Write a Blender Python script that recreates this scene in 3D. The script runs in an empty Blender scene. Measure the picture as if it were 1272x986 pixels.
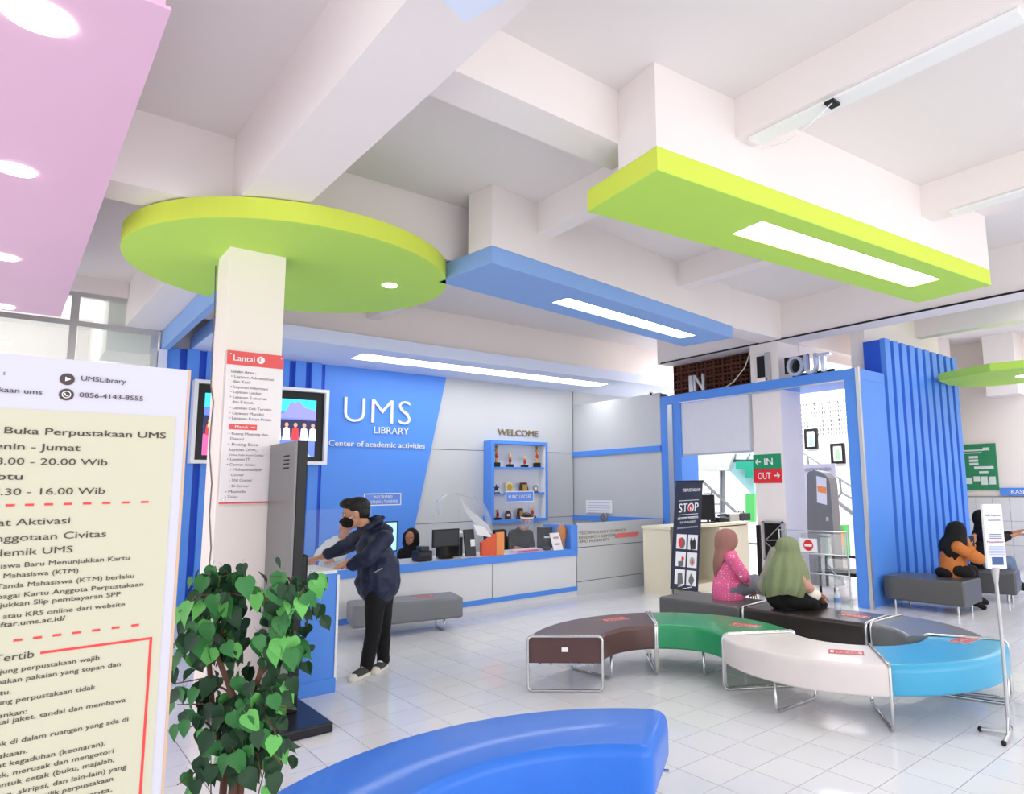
import bpy, bmesh, math, random
from mathutils import Vector, Matrix, noise
random.seed(7)
SC = bpy.context.scene
COL = SC.collection
PI = math.pi

# ---------------- camera ----------------
F, YAW, PITCH, ROLL, CX, CY = 826.89, 0.72235, 0.12874, -0.014278, 739.554, 497.840
HC = 1.72
W_, H_ = 1272, 986
_f = Vector((math.sin(YAW)*math.cos(PITCH), math.cos(YAW)*math.cos(PITCH), math.sin(PITCH)))
_r0 = Vector((math.cos(YAW), -math.sin(YAW), 0)); _u0 = _r0.cross(_f)
_r = _r0*math.cos(ROLL) + _u0*math.sin(ROLL); _u = -_r0*math.sin(ROLL) + _u0*math.cos(ROLL)
CAMP = Vector((0, 0, HC))
cam = bpy.data.cameras.new('camera'); camo = bpy.data.objects.new('camera', cam); COL.objects.link(camo)
camo.matrix_world = Matrix(((_r.x, _u.x, -_f.x, 0), (_r.y, _u.y, -_f.y, 0), (_r.z, _u.z, -_f.z, HC), (0, 0, 0, 1)))
cam.sensor_width = 36; cam.sensor_fit = 'HORIZONTAL'; cam.lens = F/W_*36
cam.shift_x = -(CX - W_/2)/W_; cam.shift_y = (CY - H_/2)/W_
cam.clip_start = 0.05; cam.clip_end = 300
SC.camera = camo

# ---------------- light and exposure ----------------
SC.view_settings.view_transform = 'Standard'; SC.view_settings.look = 'None'
SC.view_settings.gamma = 1; SC.view_settings.exposure = 0.22
wd = bpy.data.worlds.new('daylight'); SC.world = wd; wd.use_nodes = True
bg = wd.node_tree.nodes['Background']; bg.inputs[0].default_value = (0.96, 0.97, 1.0, 1); bg.inputs[1].default_value = 1.15
def area(name, loc, rot, sx, sy, power, colr=(1, 1, 1)):
    l = bpy.data.lights.new(name, 'AREA'); l.shape = 'RECTANGLE'; l.size = sx; l.size_y = sy; l.energy = power; l.color = colr
    o = bpy.data.objects.new(name, l); o.location = loc; o.rotation_euler = rot; COL.objects.link(o); return o
# area lamps added as daylight from unseen openings behind and beside the photographer
area('front_fill_light', (4.5, -5.5, 2.4), (math.radians(84), 0, 0), 12, 3.6, 205, (1, .975, .96))
area('side_fill_light', (-3.6, 3.0, 2.1), (math.radians(80), 0, math.radians(-90)), 8, 3.4, 55, (.97, .98, 1))
area('stair_hall_fill_light', (12.3, 8.6, 4.5), (0, 0, 0), 3.0, 4.5, 330, (1, 1, 1))  # lamp added under the closed ceiling to brighten the stair hall
area('left_room_fill_light', (-.5, 12.8, 3.3), (math.radians(150), 0, 0), 3, 1, 60, (1, 1, 1))  # lamp added to brighten the room behind the glass partition
area('right_hall_light', (12.8, 1.5, 4.5), (0, 0, 0), 3, 3, 90, (1, 1, 1))

# ---------------- pixel <-> world helpers (real planes) ----------------
def ray(x, y): return _r*((x-CX)/F) + _u*(-(y-CY)/F) + _f
def zp(x, y, z=0.0): d = ray(x, y); return CAMP + d*((z-HC)/d.z)
def xp(x, y, X): d = ray(x, y); return CAMP + d*(X/d.x)
def yp(x, y, Y): d = ray(x, y); return CAMP + d*(Y/d.y)
def pr(P):
    q = Vector(P) - CAMP; c = q.dot(_f)
    if c < .05: return None
    return CX + F*q.dot(_r)/c, CY - F*q.dot(_u)/c

# ---------------- materials ----------------
def lin(c):
    return tuple(((v/255)/12.92 if v/255 <= .04045 else ((v/255+.055)/1.055)**2.4) for v in c)
MATS = {}
def mat(name, rgb, rough=.5, metal=0, var=.04, scale=8, bump=0, bscale=60, emis=None, trans=0, coat=0, alpha=1, ior=1.45, spec=.5):
    if name in MATS: return MATS[name]
    m = bpy.data.materials.new(name); m.use_nodes = True; nt = m.node_tree; b = nt.nodes['Principled BSDF']
    c = lin(rgb)
    tc = nt.nodes.new('ShaderNodeTexCoord'); n = nt.nodes.new('ShaderNodeTexNoise'); n.inputs['Scale'].default_value = scale
    n.inputs['Detail'].default_value = 4; nt.links.new(tc.outputs['Object'], n.inputs['Vector'])
    mx = nt.nodes.new('ShaderNodeMix'); mx.data_type = 'RGBA'
    mx.inputs[6].default_value = (*[v*(1-var) for v in c], 1); mx.inputs[7].default_value = (*[min(1, v*(1+var)) for v in c], 1)
    nt.links.new(n.outputs['Fac'], mx.inputs[0]); nt.links.new(mx.outputs[2], b.inputs['Base Color'])
    b.inputs['Roughness'].default_value = rough; b.inputs['Metallic'].default_value = metal
    b.inputs['IOR'].default_value = ior; b.inputs['Specular IOR Level'].default_value = spec
    if trans: b.inputs['Transmission Weight'].default_value = trans
    if coat: b.inputs['Coat Weight'].default_value = coat; b.inputs['Coat Roughness'].default_value = .1
    if alpha < 1: b.inputs['Alpha'].default_value = alpha
    if emis: b.inputs['Emission Color'].default_value = (*lin(emis[0]), 1); b.inputs['Emission Strength'].default_value = emis[1]
    if bump:
        n2 = nt.nodes.new('ShaderNodeTexNoise'); n2.inputs['Scale'].default_value = bscale; nt.links.new(tc.outputs['Object'], n2.inputs['Vector'])
        bp = nt.nodes.new('ShaderNodeBump'); bp.inputs['Strength'].default_value = bump; bp.inputs['Distance'].default_value = .01
        nt.links.new(n2.outputs['Fac'], bp.inputs['Height']); nt.links.new(bp.outputs['Normal'], b.inputs['Normal'])
    MATS[name] = m; return m
M = dict(
 wall=mat('white_plaster', (243, 235, 233), .8, var=.015, scale=2, bump=.05, bscale=90),
 wallc=mat('cream_plaster', (248, 238, 230), .8, var=.015, scale=2, bump=.05),
 ceil=mat('ceiling_plaster', (236, 230, 229), .9, var=.02, scale=1.5),
 panel=mat('silver_composite_panel', (202, 204, 206), .38, .0, var=.03, scale=1.2),
 cpanel=mat('pale_counter_laminate', (226, 226, 228), .35, var=.02, scale=3),
 joint=mat('dark_joint', (120, 118, 116), .8),
 blue=mat('blue_paint', (86, 148, 240), .42, var=.03, scale=4),
 dblue=mat('deep_blue_paint', (34, 90, 214), .5, var=.03),
 pblue=mat('pale_blue_paint', (224, 232, 252), .6, var=.02),
 mblue=mat('mid_blue_paint', (140, 178, 236), .6, var=.02),
 pink=mat('pink_paint', (240, 195, 222), .55, var=.02, scale=2),
 green=mat('lime_green_paint', (194, 236, 96), .6, var=.02, scale=3),
 green_lit=mat('lime_green_paint_lit', (216, 234, 84), .6, var=.02, scale=3),  # same lime paint, the brighter light on the edges put into the colour
 chrome=mat('brushed_steel', (205, 205, 205), .25, 1, var=.03, scale=30),
 alu=mat('silver_aluminium', (200, 200, 200), .35, .8, var=.03, scale=30),
 black=mat('black_plastic', (12, 12, 14), .4),
 dark=mat('charcoal_plastic', (52, 54, 58), .4),
 white=mat('white_paint', (245, 245, 245), .45, var=.01),
 slamp=mat('lit_strip_diffuser', (255, 255, 255), .6, emis=((255, 253, 250), 7)),
 lamp=mat('lit_diffuser', (255, 255, 255), .6, emis=((255, 253, 250), 12)),
 spot=mat('lit_downlight', (255, 255, 255), .6, emis=((255, 253, 250), 9)),
 glass=mat('clear_glass', (235, 250, 245), .02, trans=1, var=0, alpha=.28, ior=1.3),
 gglass=mat('green_tinted_glass', (214, 238, 226), .05, var=0, alpha=.22),
 acryl=mat('clear_acrylic', (244, 247, 252), .1, var=0, alpha=.05, spec=.15),
 cream=mat('cream_laminate', (242, 234, 208), .5, var=.02),
 terra=mat('dark_terracotta', (98, 54, 38), .8, var=.15, scale=20, bump=.3),
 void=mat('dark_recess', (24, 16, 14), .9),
 skin=mat('warm_skin', (214, 158, 124), .5, var=.06, scale=14),
 skin2=mat('brown_skin', (176, 118, 88), .5, var=.06, scale=14),
)
# ---------------- object helpers ----------------
ORG = {}
def tag(o, label=None, cat=None, group=None, kind=None):
    if label: o['label'] = label
    if cat: o['category'] = cat
    if group: o['group'] = group
    if kind: o['kind'] = kind
    return o
def thing(name, label, cat, loc, group=None, kind=None):
    o = bpy.data.objects.new(name, None); COL.objects.link(o); o.location = loc; o.empty_display_size = .1
    ORG[o.name] = Vector(loc); return tag(o, label, cat, group, kind)
def worg(p): return ORG.get(p.name, Vector((0, 0, 0))) if p else Vector((0, 0, 0))
class MB:
    def __init__(s): s.v = []; s.f = []
    def add(s, vs, fs):
        n = len(s.v); s.v += [Vector(v) for v in vs]; s.f += [tuple(i+n for i in f) for f in fs]; return s
    def box(s, x0, x1, y0, y1, z0, z1):
        return s.add([(x0, y0, z0), (x1, y0, z0), (x1, y1, z0), (x0, y1, z0), (x0, y0, z1), (x1, y0, z1), (x1, y1, z1), (x0, y1, z1)],
                     [(0, 3, 2, 1), (4, 5, 6, 7), (0, 1, 5, 4), (1, 2, 6, 5), (2, 3, 7, 6), (3, 0, 4, 7)])
    def obox(s, c, u, v, w):      # centre and three half vectors
        c, u, v, w = map(Vector, (c, u, v, w))
        P = [c+u*a+v*b+w*d for d in (-1, 1) for a, b in ((-1, -1), (1, -1), (1, 1), (-1, 1))]
        return s.add(P, [(0, 3, 2, 1), (4, 5, 6, 7), (0, 1, 5, 4), (1, 2, 6, 5), (2, 3, 7, 6), (3, 0, 4, 7)])
    def prism(s, pts, d):         # planar polygon swept along vector d
        pts = [Vector(p) for p in pts]; d = Vector(d); n = len(pts)
        s.add(pts+[p+d for p in pts], [tuple(reversed(range(n))), tuple(range(n, 2*n))]+[(i, (i+1) % n, n+(i+1) % n, n+i) for i in range(n)])
        return s
    def vpoly(s, xy, z0, z1): return s.prism([(x, y, z0) for x, y in xy], (0, 0, z1-z0))
    def tube(s, path, r, seg=10, closed=False):
        P = [Vector(p) for p in path]; n = len(P); rs = r if isinstance(r, (list, tuple)) else [r]*n
        vs = []; fs = []; up = None
        for i in range(n):
            a = P[i-1] if (i > 0 or closed) else P[i]; b = P[(i+1) % n] if (i < n-1 or closed) else P[i]
            t = (b-a).normalized()
            if up is None: up = Vector((0, 0, 1)) if abs(t.z) < .9 else Vector((1, 0, 0))
            x = (up - t*up.dot(t)).normalized(); up = x; y = t.cross(x)
            vs += [P[i]+(x*math.cos(2*PI*k/seg)+y*math.sin(2*PI*k/seg))*rs[i] for k in range(seg)]
        for i in range(n if closed else n-1):
            for k in range(seg):
                j = (i+1) % n
                fs.append((i*seg+k, i*seg+(k+1) % seg, j*seg+(k+1) % seg, j*seg+k))
        if not closed: fs += [tuple(reversed(range(seg))), tuple((n-1)*seg+k for k in range(seg))]
        return s.add(vs, fs)
    def cyl(s, a, b, r, r2=None, seg=20): return s.tube([a, b], [r, r if r2 is None else r2], seg)
    def lathe(s, prof, c, seg=24, axis=None):
        c = Vector(c); q = Vector((0, 0, 1)).rotation_difference(Vector(axis)) if axis else None
        vs = []; n = len(prof)
        for r, z in prof:
            for k in range(seg):
                p = Vector((r*math.cos(2*PI*k/seg), r*math.sin(2*PI*k/seg), z))
                vs.append(c + (q @ p if q else p))
        fs = [(i*seg+k, i*seg+(k+1) % seg, (i+1)*seg+(k+1) % seg, (i+1)*seg+k) for i in range(n-1) for k in range(seg)]
        fs += [tuple(reversed(range(seg))), tuple((n-1)*seg+k for k in range(seg))]
        return s.add(vs, fs)
    def ell(s, c, rx, ry, rz, seg=12, rings=8):
        c = Vector(c); vs = []; fs = []
        for i in range(1, rings):
            t = PI*i/rings
            vs += [c+Vector((rx*math.sin(t)*math.cos(2*PI*k/seg), ry*math.sin(t)*math.sin(2*PI*k/seg), rz*math.cos(t))) for k in range(seg)]
        T = len(vs); vs += [c+Vector((0, 0, rz)), c-Vector((0, 0, rz))]
        for i in range(rings-2):
            for k in range(seg): fs.append((i*seg+k, (i+1)*seg+k, (i+1)*seg+(k+1) % seg, i*seg+(k+1) % seg))
        for k in range(seg):
            fs.append((T, k, (k+1) % seg)); fs.append((T+1, (rings-2)*seg+(k+1) % seg, (rings-2)*seg+k))
        return s.add(vs, fs)
    def build(s, name, m, parent=None, bevel=0, smooth=False, seg=2):
        o0 = worg(parent)
        me = bpy.data.meshes.new(name); me.from_pydata([tuple(v-o0) for v in s.v], [], s.f); me.validate()
        bmx = bmesh.new(); bmx.from_mesh(me); bmesh.ops.recalc_face_normals(bmx, faces=bmx.faces[:]); bmx.to_mesh(me); bmx.free()
        me.materials.append(M[m] if isinstance(m, str) else m)
        if smooth: me.polygons.foreach_set('use_smooth', [True]*len(me.polygons))
        o = bpy.data.objects.new(name, me); COL.objects.link(o)
        if parent: o.parent = parent; ORG[o.name] = o0
        if bevel:
            md = o.modifiers.new('bevel', 'BEVEL'); md.width = bevel; md.segments = seg; md.limit_method = 'ANGLE'; md.angle_limit = math.radians(40)
            if smooth: md.harden_normals = True
        return o
def smooth_by_angle(o, a=40):
    me = o.data; me.polygons.foreach_set('use_smooth', [True]*len(me.polygons)); me.set_sharp_from_angle(angle=math.radians(a))
    return o
def dup(root, loc, rotz=None):
    r = root.copy(); COL.objects.link(r); r.location = loc
    if rotz is not None: r.rotation_euler = (0, 0, rotz)
    ORG[r.name] = Vector(loc)
    for ch in list(root.children):
        c = ch.copy(); COL.objects.link(c); c.parent = r
        for g in ch.children:
            d = g.copy(); COL.objects.link(d); d.parent = c
    return r
# ---------------- lettering ----------------
_tc = {}
def _textmesh(s, bold=0.0, spacing=1.0):
    k = (s, bold, spacing)
    if k in _tc: return _tc[k]
    c = bpy.data.curves.new('t', 'FONT'); c.body = s; c.size = 1; c.offset = bold; c.space_character = spacing; c.resolution_u = 3
    o = bpy.data.objects.new('t', c); COL.objects.link(o)
    bpy.context.view_layer.update()
    me = bpy.data.meshes.new_from_object(o.evaluated_get(bpy.context.evaluated_depsgraph_get()))
    vs = [v.co.copy() for v in me.vertices]; fs = [tuple(p.vertices) for p in me.polygons]
    bpy.data.objects.remove(o); bpy.data.meshes.remove(me); bpy.data.curves.remove(c)
    _tc[k] = (vs, fs); return vs, fs
def _ext(vs): return min(v.x for v in vs), max(v.x for v in vs)
def text(s, P, u, v, cap, m, parent, width=None, depth=.003, bold=0.0, vis=None, right=False, name='lettering', sp=1.0, label=None):
    """lettering on a real surface: P baseline start (or end if right), u,v in-plane axes, cap = capital height; vis = the part of s whose width is given"""
    _b = max(0, bold); bold = min(0, bold)
    vs, fs = _textmesh(s, bold, sp); hc = .729
    hv, _ = _textmesh('H', bold); hc = max(q.y for q in hv)
    x0, x1 = _ext(vs); sy = cap/hc; sx = sy
    if width:
        wv = _ext(_textmesh(vis, bold, sp)[0]) if vis else (x0, x1); sx = width/(wv[1]-wv[0])
    u = Vector(u).normalized(); v = Vector(v).normalized(); n = u.cross(v); P = Vector(P)
    ox = x1 if right else x0
    fr = [P + u*((q.x-ox)*sx) + v*(q.y*sy) + n*depth for q in vs]; nv = len(fr)
    mb = MB()
    if _b:
        for k_, q_ in enumerate((-_b*.55, _b*.55)): mb.add([p + u*(q_*sx) + n*(.0004*(k_+1)) for p in fr], fs)
    if depth <= .0045: mb.add(fr, fs)
    else:
        bk = [p - n*(depth) for p in fr]
        from collections import Counter
        ec = Counter(); 
        for f in fs:
            for i in range(len(f)): ec[(f[i], f[(i+1) % len(f)])] += 1
        side = [(a, b, b+nv, a+nv) for (a, b) in ec if (b, a) not in ec]
        # curve fill repeats rim vertices, so close by position
        mb.add(fr+bk, fs+side)
    o = mb.build(name, m, parent)
    if label: o['label'] = label
    return o
XD, YD, ZD = Vector((1, 0, 0)), Vector((0, 1, 0)), Vector((0, 0, 1))
NYD = -YD
# =====================================================================
#                         THE SETTING
# =====================================================================
T = HC*0.1830262; GX0 = HC*2.4244; GY0 = HC*1.52591
floor = tag(MB().box(-3, 17, -2, 15, -.05, -.006).build('floor', mat('tile_grout', (96, 94, 96), .8)), kind='structure')
def tilemat():
    m = mat('glossy_white_tile', (233, 234, 240), .14, var=.0, coat=.0)
    nt = m.node_tree; b = nt.nodes['Principled BSDF']
    g = nt.nodes.new('ShaderNodeNewGeometry'); mp = nt.nodes.new('ShaderNodeMapping'); mp.vector_type = 'POINT'
    mp.inputs['Location'].default_value = (-GX0/T, -GY0/T, 0); mp.inputs['Scale'].default_value = (1/T, 1/T, 1)
    sn = nt.nodes.new('ShaderNodeVectorMath'); sn.operation = 'FLOOR'; wn = nt.nodes.new('ShaderNodeTexWhiteNoise'); wn.noise_dimensions = '2D'
    nt.links.new(g.outputs['Position'], mp.inputs[0]); nt.links.new(mp.outputs[0], sn.inputs[0]); nt.links.new(sn.outputs[0], wn.inputs[0])
    cr = nt.nodes.new('ShaderNodeValToRGB'); e = cr.color_ramp.elements
    e[0].color = (*lin((229, 229, 235)), 1); e[1].color = (*lin((236, 235, 237)), 1)
    nt.links.new(wn.outputs['Value'], cr.inputs[0]); nt.links.new(cr.outputs[0], b.inputs['Base Color'])
    n = nt.nodes.new('ShaderNodeTexNoise'); n.inputs['Scale'].default_value = 2.5; nt.links.new(g.outputs['Position'], n.inputs['Vector'])
    bp = nt.nodes.new('ShaderNodeBump'); bp.inputs['Strength'].default_value = .12; bp.inputs['Distance'].default_value = .01
    nt.links.new(n.outputs['Fac'], bp.inputs['Height']); nt.links.new(bp.outputs[0], b.inputs['Normal'])
    return m
M['tile'] = tilemat()
gap = .0026
cells = []
for i in range(-22, 42):
    for j in range(-20, 34):
        x, y = GX0+i*T, GY0+j*T
        if x < -2.9 or x+T > 16.5 or y < -1.8 or y+T > 14.5: continue
        q = pr((x+T/2, y+T/2, 0)); vis = q and -30 < q[0] < W_+30 and 600 < q[1] < H_+30
        cells.append(((x+T/2)**2+(y+T/2)**2 if vis else 1e6+abs(x)+abs(y), x, y))
cells.sort()
tm = MB().box(gap, T-gap, gap, T-gap, -.006, 0)
t0 = tm.build('tile', 'tile', None)
t0.parent = floor; t0.location = (cells[0][1], cells[0][2], 0)
for d, x, y in cells[1:300]:
    c = t0.copy(); COL.objects.link(c); c.parent = floor; c.location = (x, y, 0)
rest = MB()
for d, x, y in cells[300:]: rest.box(x+gap, x+T-gap, y+gap, y+T-gap, -.006, 0)
tag(rest.build('tile_field', 'tile', floor), kind='stuff')

# ---- ceiling, beams, columns
ZB, ZC = 4.0, 4.6
ceiling = tag(MB().box(-3, 17, -1.9, 15, ZC, ZC+.2).build('ceiling', 'ceil'), kind='structure')
def beam(xy, z0=ZB, z1=ZC, m='wall', name='beam'): return MB().vpoly(xy, z0, z1).build(name, m, ceiling)
beam([(1.31, -1.9), (1.75, -1.9), (1.62, 8.0), (1.5, 11.03), (1.07, 11.03), (1.2, 6.0)])                 # main beam along Y
beam([(-3, 5.8), (17, 5.8), (17, 6.2), (-3, 6.2)], ZB+.004)
beam([(1.6, 3.29), (3.4, 3.29), (3.4, 3.62), (1.6, 3.62)], 4.19)
beam([(9.07, -1.9), (9.5, -1.9), (9.5, 8.5), (9.07, 8.5)], ZB-.003)
beam([(-3, 10.9), (1.07, 10.9), (1.07, 11.1), (-3, 11.1)], 4.39)
for x0, x1, ya, yb in ((3.9, 4.1, -1.9, 2.9), (6.5, 6.72, -1.9, 2.85), (3.86, 4.05, 3.0, 5.4), (6.35, 6.55, 3.1, 5.7), (3.9, 4.08, 6.2, 9.6), (12, 12.2, -1.9, 5.8)):
    beam([(x0, ya), (x1, ya), (x1, yb), (x0, yb)], 4.28, ZC, name='rib')
gd = [zp(818.9, 212.6, 3.82), zp(1232.7, 354.3, 3.82), zp(1138.3, 376.1, 3.82), zp(727.4, 261.8, 3.82)]
bd = [zp(593, 321, 3.82), zp(910.9, 419.6, 3.82), zp(848.6, 430.3, 3.82), zp(562, 354.5, 3.82)]
def rectfit(q):       # nearest true rectangle of the four seen corners: a near edge, then the far edge
    u = ((q[1]-q[0])+(q[2]-q[3])).normalized(); w = Vector((-u.y, u.x, 0)); c = sum(q, Vector())/4
    L = ((q[1]-q[0]).length+(q[2]-q[3]).length)/4; Wd = (abs((q[3]-q[0]).dot(w))+abs((q[2]-q[1]).dot(w)))/4
    return c, u, w, L, Wd
def canopy(q, name, label, m, medge, lx0, lx1, ly, lw, boxw):
    c, u, w, L, Wd = rectfit(q)
    t = thing(name, label, 'ceiling panel', (c.x, c.y, 3.82))
    P = lambda a, b, z: c + u*a + w*b + Vector((0, 0, z-c.z))
    # slab with its lit underside opening
    a0, a1 = -L+lx0, -L+lx1; b0, b1 = -Wd+ly, -Wd+ly+lw
    s = MB()
    for (x0, x1, y0, y1) in ((-L, a0, -Wd, Wd), (a1, L, -Wd, Wd), (a0, a1, -Wd, b0), (a0, a1, b1, Wd)):
        s.obox(P((x0+x1)/2, (y0+y1)/2, 3.825), u*(x1-x0)/2, w*(y1-y0)/2, (0, 0, .005))
    s.build('underside_board', m, t)
    e = MB()
    for (x0, x1, y0, y1) in ((-L, -L+.015, -Wd, Wd), (L-.015, L, -Wd, Wd), (-L+.015, L-.015, -Wd, -Wd+.015), (-L+.015, L-.015, Wd-.015, Wd)):
        e.obox(P((x0+x1)/2, (y0+y1)/2, 3.908), u*(x1-x0)/2, w*(y1-y0)/2, (0, 0, .078))
    e.obox(P(0, 0, 3.988), u*L, w*Wd, (0, 0, .003))
    e.build('edge_fascia', medge, t)
    r = MB()
    for (x0, x1, y0, y1) in ((a0-.01, a0, b0, b1), (a1, a1+.01, b0, b1), (a0, a1, b0-.01, b0), (a0, a1, b1, b1+.01)):
        r.obox(P((x0+x1)/2, (y0+y1)/2, 3.86), u*(x1-x0)/2, w*(y1-y0)/2, (0, 0, .03))
    r.build('recess_frame', 'white', t)
    MB().obox(P((a0+a1)/2, (b0+b1)/2, 3.86), u*(a1-a0)/2, w*(b1-b0)/2, (0, 0, .004)).build('light_panel', 'lamp', t)
    # boxed white beam that carries it, part of the building
    bx = MB().obox(P(.0, -Wd+boxw/2+.001, (3.992+ZC)/2), u*L, w*boxw/2, (0, 0, (ZC-3.992)/2-.0005)); bx.build('boxed_beam', 'wall', ceiling)
    return t
canopy(gd, 'light_canopy', 'lime green rectangular ceiling canopy with a long lit panel', 'green', 'green_lit', 1.28, 4.05, .2, .32, .42)
canopy(bd, 'light_canopy', 'mid blue rectangular ceiling canopy with a long lit panel beside the green disc', 'mblue', 'mblue', 1.35, 3.95, .3, .26, .36)

# disc canopy round the column
dc = Vector((2.0, 6.66, 3.82)); dr = 1.42
t = thing('disc_canopy', 'round lime green ceiling disc around the white column', 'ceiling panel', dc)
def circ(c, r, n, z): return [(c[0]+r*math.cos(2*PI*k/n), c[1]+r*math.sin(2*PI*k/n), z) for k in range(n)]
MB().prism(circ(dc, dr, 96, 3.82), (0, 0, .012)).build('underside_board', 'green', t)
e = MB(); n = 96; o1 = circ(dc, dr+.004, n, 3.822); i1 = circ(dc, dr-.01, n, 3.822)
for k in range(n):
    k2 = (k+1) % n; a, b, c_, d = Vector(o1[k]), Vector(o1[k2]), Vector(i1[k2]), Vector(i1[k]); h = Vector((0, 0, .168))
    e.add([a, b, b+h, a+h, d, c_, c_+h, d+h], [(0, 1, 2, 3), (4, 7, 6, 5), (3, 2, 6, 7), (0, 4, 5, 1)])
smooth_by_angle(e.build('edge_fascia', 'green_lit', t))
MB().prism(circ(dc, dr-.012, 64, 3.975), (0, 0, .012)).build('top_board', 'green', t)
dl = zp(484, 355, 3.815); MB().lathe([(.0, 0), (.075, 0), (.075, .004), (.0, .004)], (dl.x, dl.y, 3.815)).build('downlight', 'spot', t)
# column 1
col1 = MB().box(1.30, 1.755, 6.2, 6.62, 0, ZB).build('column', 'wallc', ceiling, bevel=.004)
col2 = MB().box(9.13, 9.72, 5.92, 6.46, 0, ZB).build('column', 'wall', ceiling, bevel=.004)
MB().box(15.0-.5, 15.0, 4.15, 4.7, 3.4, ZC).build('column', 'wall', ceiling)

# pink canopy over the near left
t = thing('pink_canopy', 'large pink ceiling canopy with a row of lit downlights', 'ceiling panel', (-.6, 6.5, 3.82))
MB().vpoly([(-2.8, 3.2), (.39, 3.22), (.34, 10.0), (-2.8, 10.0)], 3.82, 3.835).build('underside_board', 'pink', t)
MB().vpoly([(-2.8, 3.22), (.37, 3.24), (.32, 9.98), (-2.8, 9.98)], 3.836, 3.98).build('edge_fascia', 'pink', t)
for (px, py, r_) in ((47, 22, .13), (20, 212, .1), (5, 320, .1), (4, 381, .1)):
    p = zp(px, py, 3.812); MB().lathe([(0, 0), (r_, 0), (r_, .007), (0, .007)], (p.x, p.y, 3.812)).build('downlight', 'spot', t)
# blue canopy whose corner shows at the top edge
a_ = zp(578, 28, 3.82); t = thing('light_canopy', 'pale blue ceiling canopy, only its corner showing at the top edge', 'ceiling panel', (a_.x, a_.y-.5, 3.82))
MB().vpoly([(a_.x, a_.y), (a_.x-.9, a_.y-.35), (a_.x-.9, a_.y-1.6), (a_.x+.42, a_.y-1.6)], 3.82, 3.98).build('underside_board', 'pblue', t)
# green disc at the far right
gc = (17.0, 4.6)
t = thing('disc_canopy', 'lime green ceiling canopy at the right edge with one downlight', 'ceiling panel', (13.0, 3.1, 3.82))
def rp(x, y, z=3.82): p = zp(x, y, z); return Vector((p.x*.8, p.y*.8, HC+(p.z-HC)*.8))
q = [rp(1166, 473), rp(1178, 478.5), rp(1200, 480.5), rp(1236, 479.5), rp(1290, 474), rp(1300, 466), rp(1290, 455), rp(1230, 461)]
MB().prism(q, (0, 0, .012)).build('underside_board', 'green', t)
MB().prism([p+Vector((0, 0, .013)) for p in q], (0, 0, .11)).build('edge_fascia', 'green', t)
p = rp(1268, 467); MB().lathe([(0, -.006), (.07, -.006), (.07, 0), (0, 0)], p).build('downlight', 'spot', t)

# fluorescent battens on the ribs (dusty, unlit)
for k, (x0, y0, y1, lab) in enumerate(((3.93, .95, 2.72, 'long white batten cover under the ceiling rib with a dangling wire'), (6.53, .4, 2.3, 'dusty batten cover under the far ceiling rib above the green canopy'))):
    t = thing('light_batten', lab, 'lamp fitting', (x0+.08, (y0+y1)/2, 4.28))
    MB().box(x0+.01, x0+.155, y0, y1, 4.255, 4.279).build('cover', 'white', t, bevel=.004)
    yj = y0+(y1-y0)*.62
    MB().box(x0-.004, x0+.09, yj-.02, yj+.05, 4.235, 4.256).build('wire_joint', 'black', t, bevel=.005)
    if k == 0:
        pts = [(x0+.02, yj+.0, 4.24), (x0+.0, yj+.15, 4.15), (x0-.0, yj+.35, 4.1), (x0+.0, yj+.55, 4.13), (x0, yj+.62, 4.25)]
        MB().tube(pts, .004, 6).build('wire', 'white', t)

# ---- back wall, Y = 11.03
YB = 11.03
wall_back = tag(MB().box(1.5, 12.5, YB+.03, YB+.2, 0, ZC).build('wall_back', 'wall'), kind='structure')
for (z0, z1) in ((0, 1.112), (1.124, 2.44), (2.452, 3.78)):
    for (xa, xb) in ((5.0, 9.055), (9.085, 11.5)):
        MB().box(xa, xb, YB, YB+.032, z0, z1).build('panel', 'panel', wall_back)
MB().box(5.0, 11.5, YB+.02, YB+.031, 0, 3.78).build('joint_backing', 'joint', wall_back)
MB().prism([(3.79, YB-.04, 0), (5.2, YB-.04, 0), (6.0, YB-.04, 3.78), (3.79, YB-.04, 3.78)], (0, .06, 0)).build('blue_feature_panel', 'blue', wall_back)
MB().box(1.5, 3.79, YB-.02, YB+.03, 0, 3.78).build('rib_backing', 'dblue', wall_back)
for i in range(9):
    x0 = 1.575+.2485*i; MB().box(x0, x0+.155, YB-.10, YB-.02, 0, 3.78).build('rib', 'blue', wall_back)
# ---- soffit over the counter
sof = thing('soffit_box', 'long pale blue ceiling soffit with a lit strip above the service counter', 'ceiling panel', (6.4, 10.2, 3.78))
y0, y1 = 9.38, YB
lx0, lx1, ly0, ly1 = 3.93, 9.0, 9.79, 10.27
s = MB()
for (xa, xb, ya, yb) in ((1.87, lx0, y0, y1), (lx1, 10.9, y0, y1), (lx0, lx1, y0, ly0), (lx0, lx1, ly1, y1)): s.box(xa, xb, ya, yb, 3.78, 3.79)
s.build('underside_board', 'pblue', sof)
MB().box(1.87, 10.9, y0-.01, y0, 3.782, 3.97).build('front_fascia', 'pblue', sof)
MB().box(1.86, 1.87, y0, y1, 3.782, 3.97).build('side_fascia', 'mblue', sof)
MB().box(1.87, 10.9, y0, y1, 3.96, 3.97).build('top_board', 'pblue', sof)
MB().box(lx0, lx1, ly0, ly1, 3.793, 3.80).build('light_panel', 'slamp', sof)
# cream bulkhead above the soffit
tag(MB().box(1.5, 10.75, 9.6, 9.75, 3.975, ZC).build('trim_1', 'wallc'), kind='structure')
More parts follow.
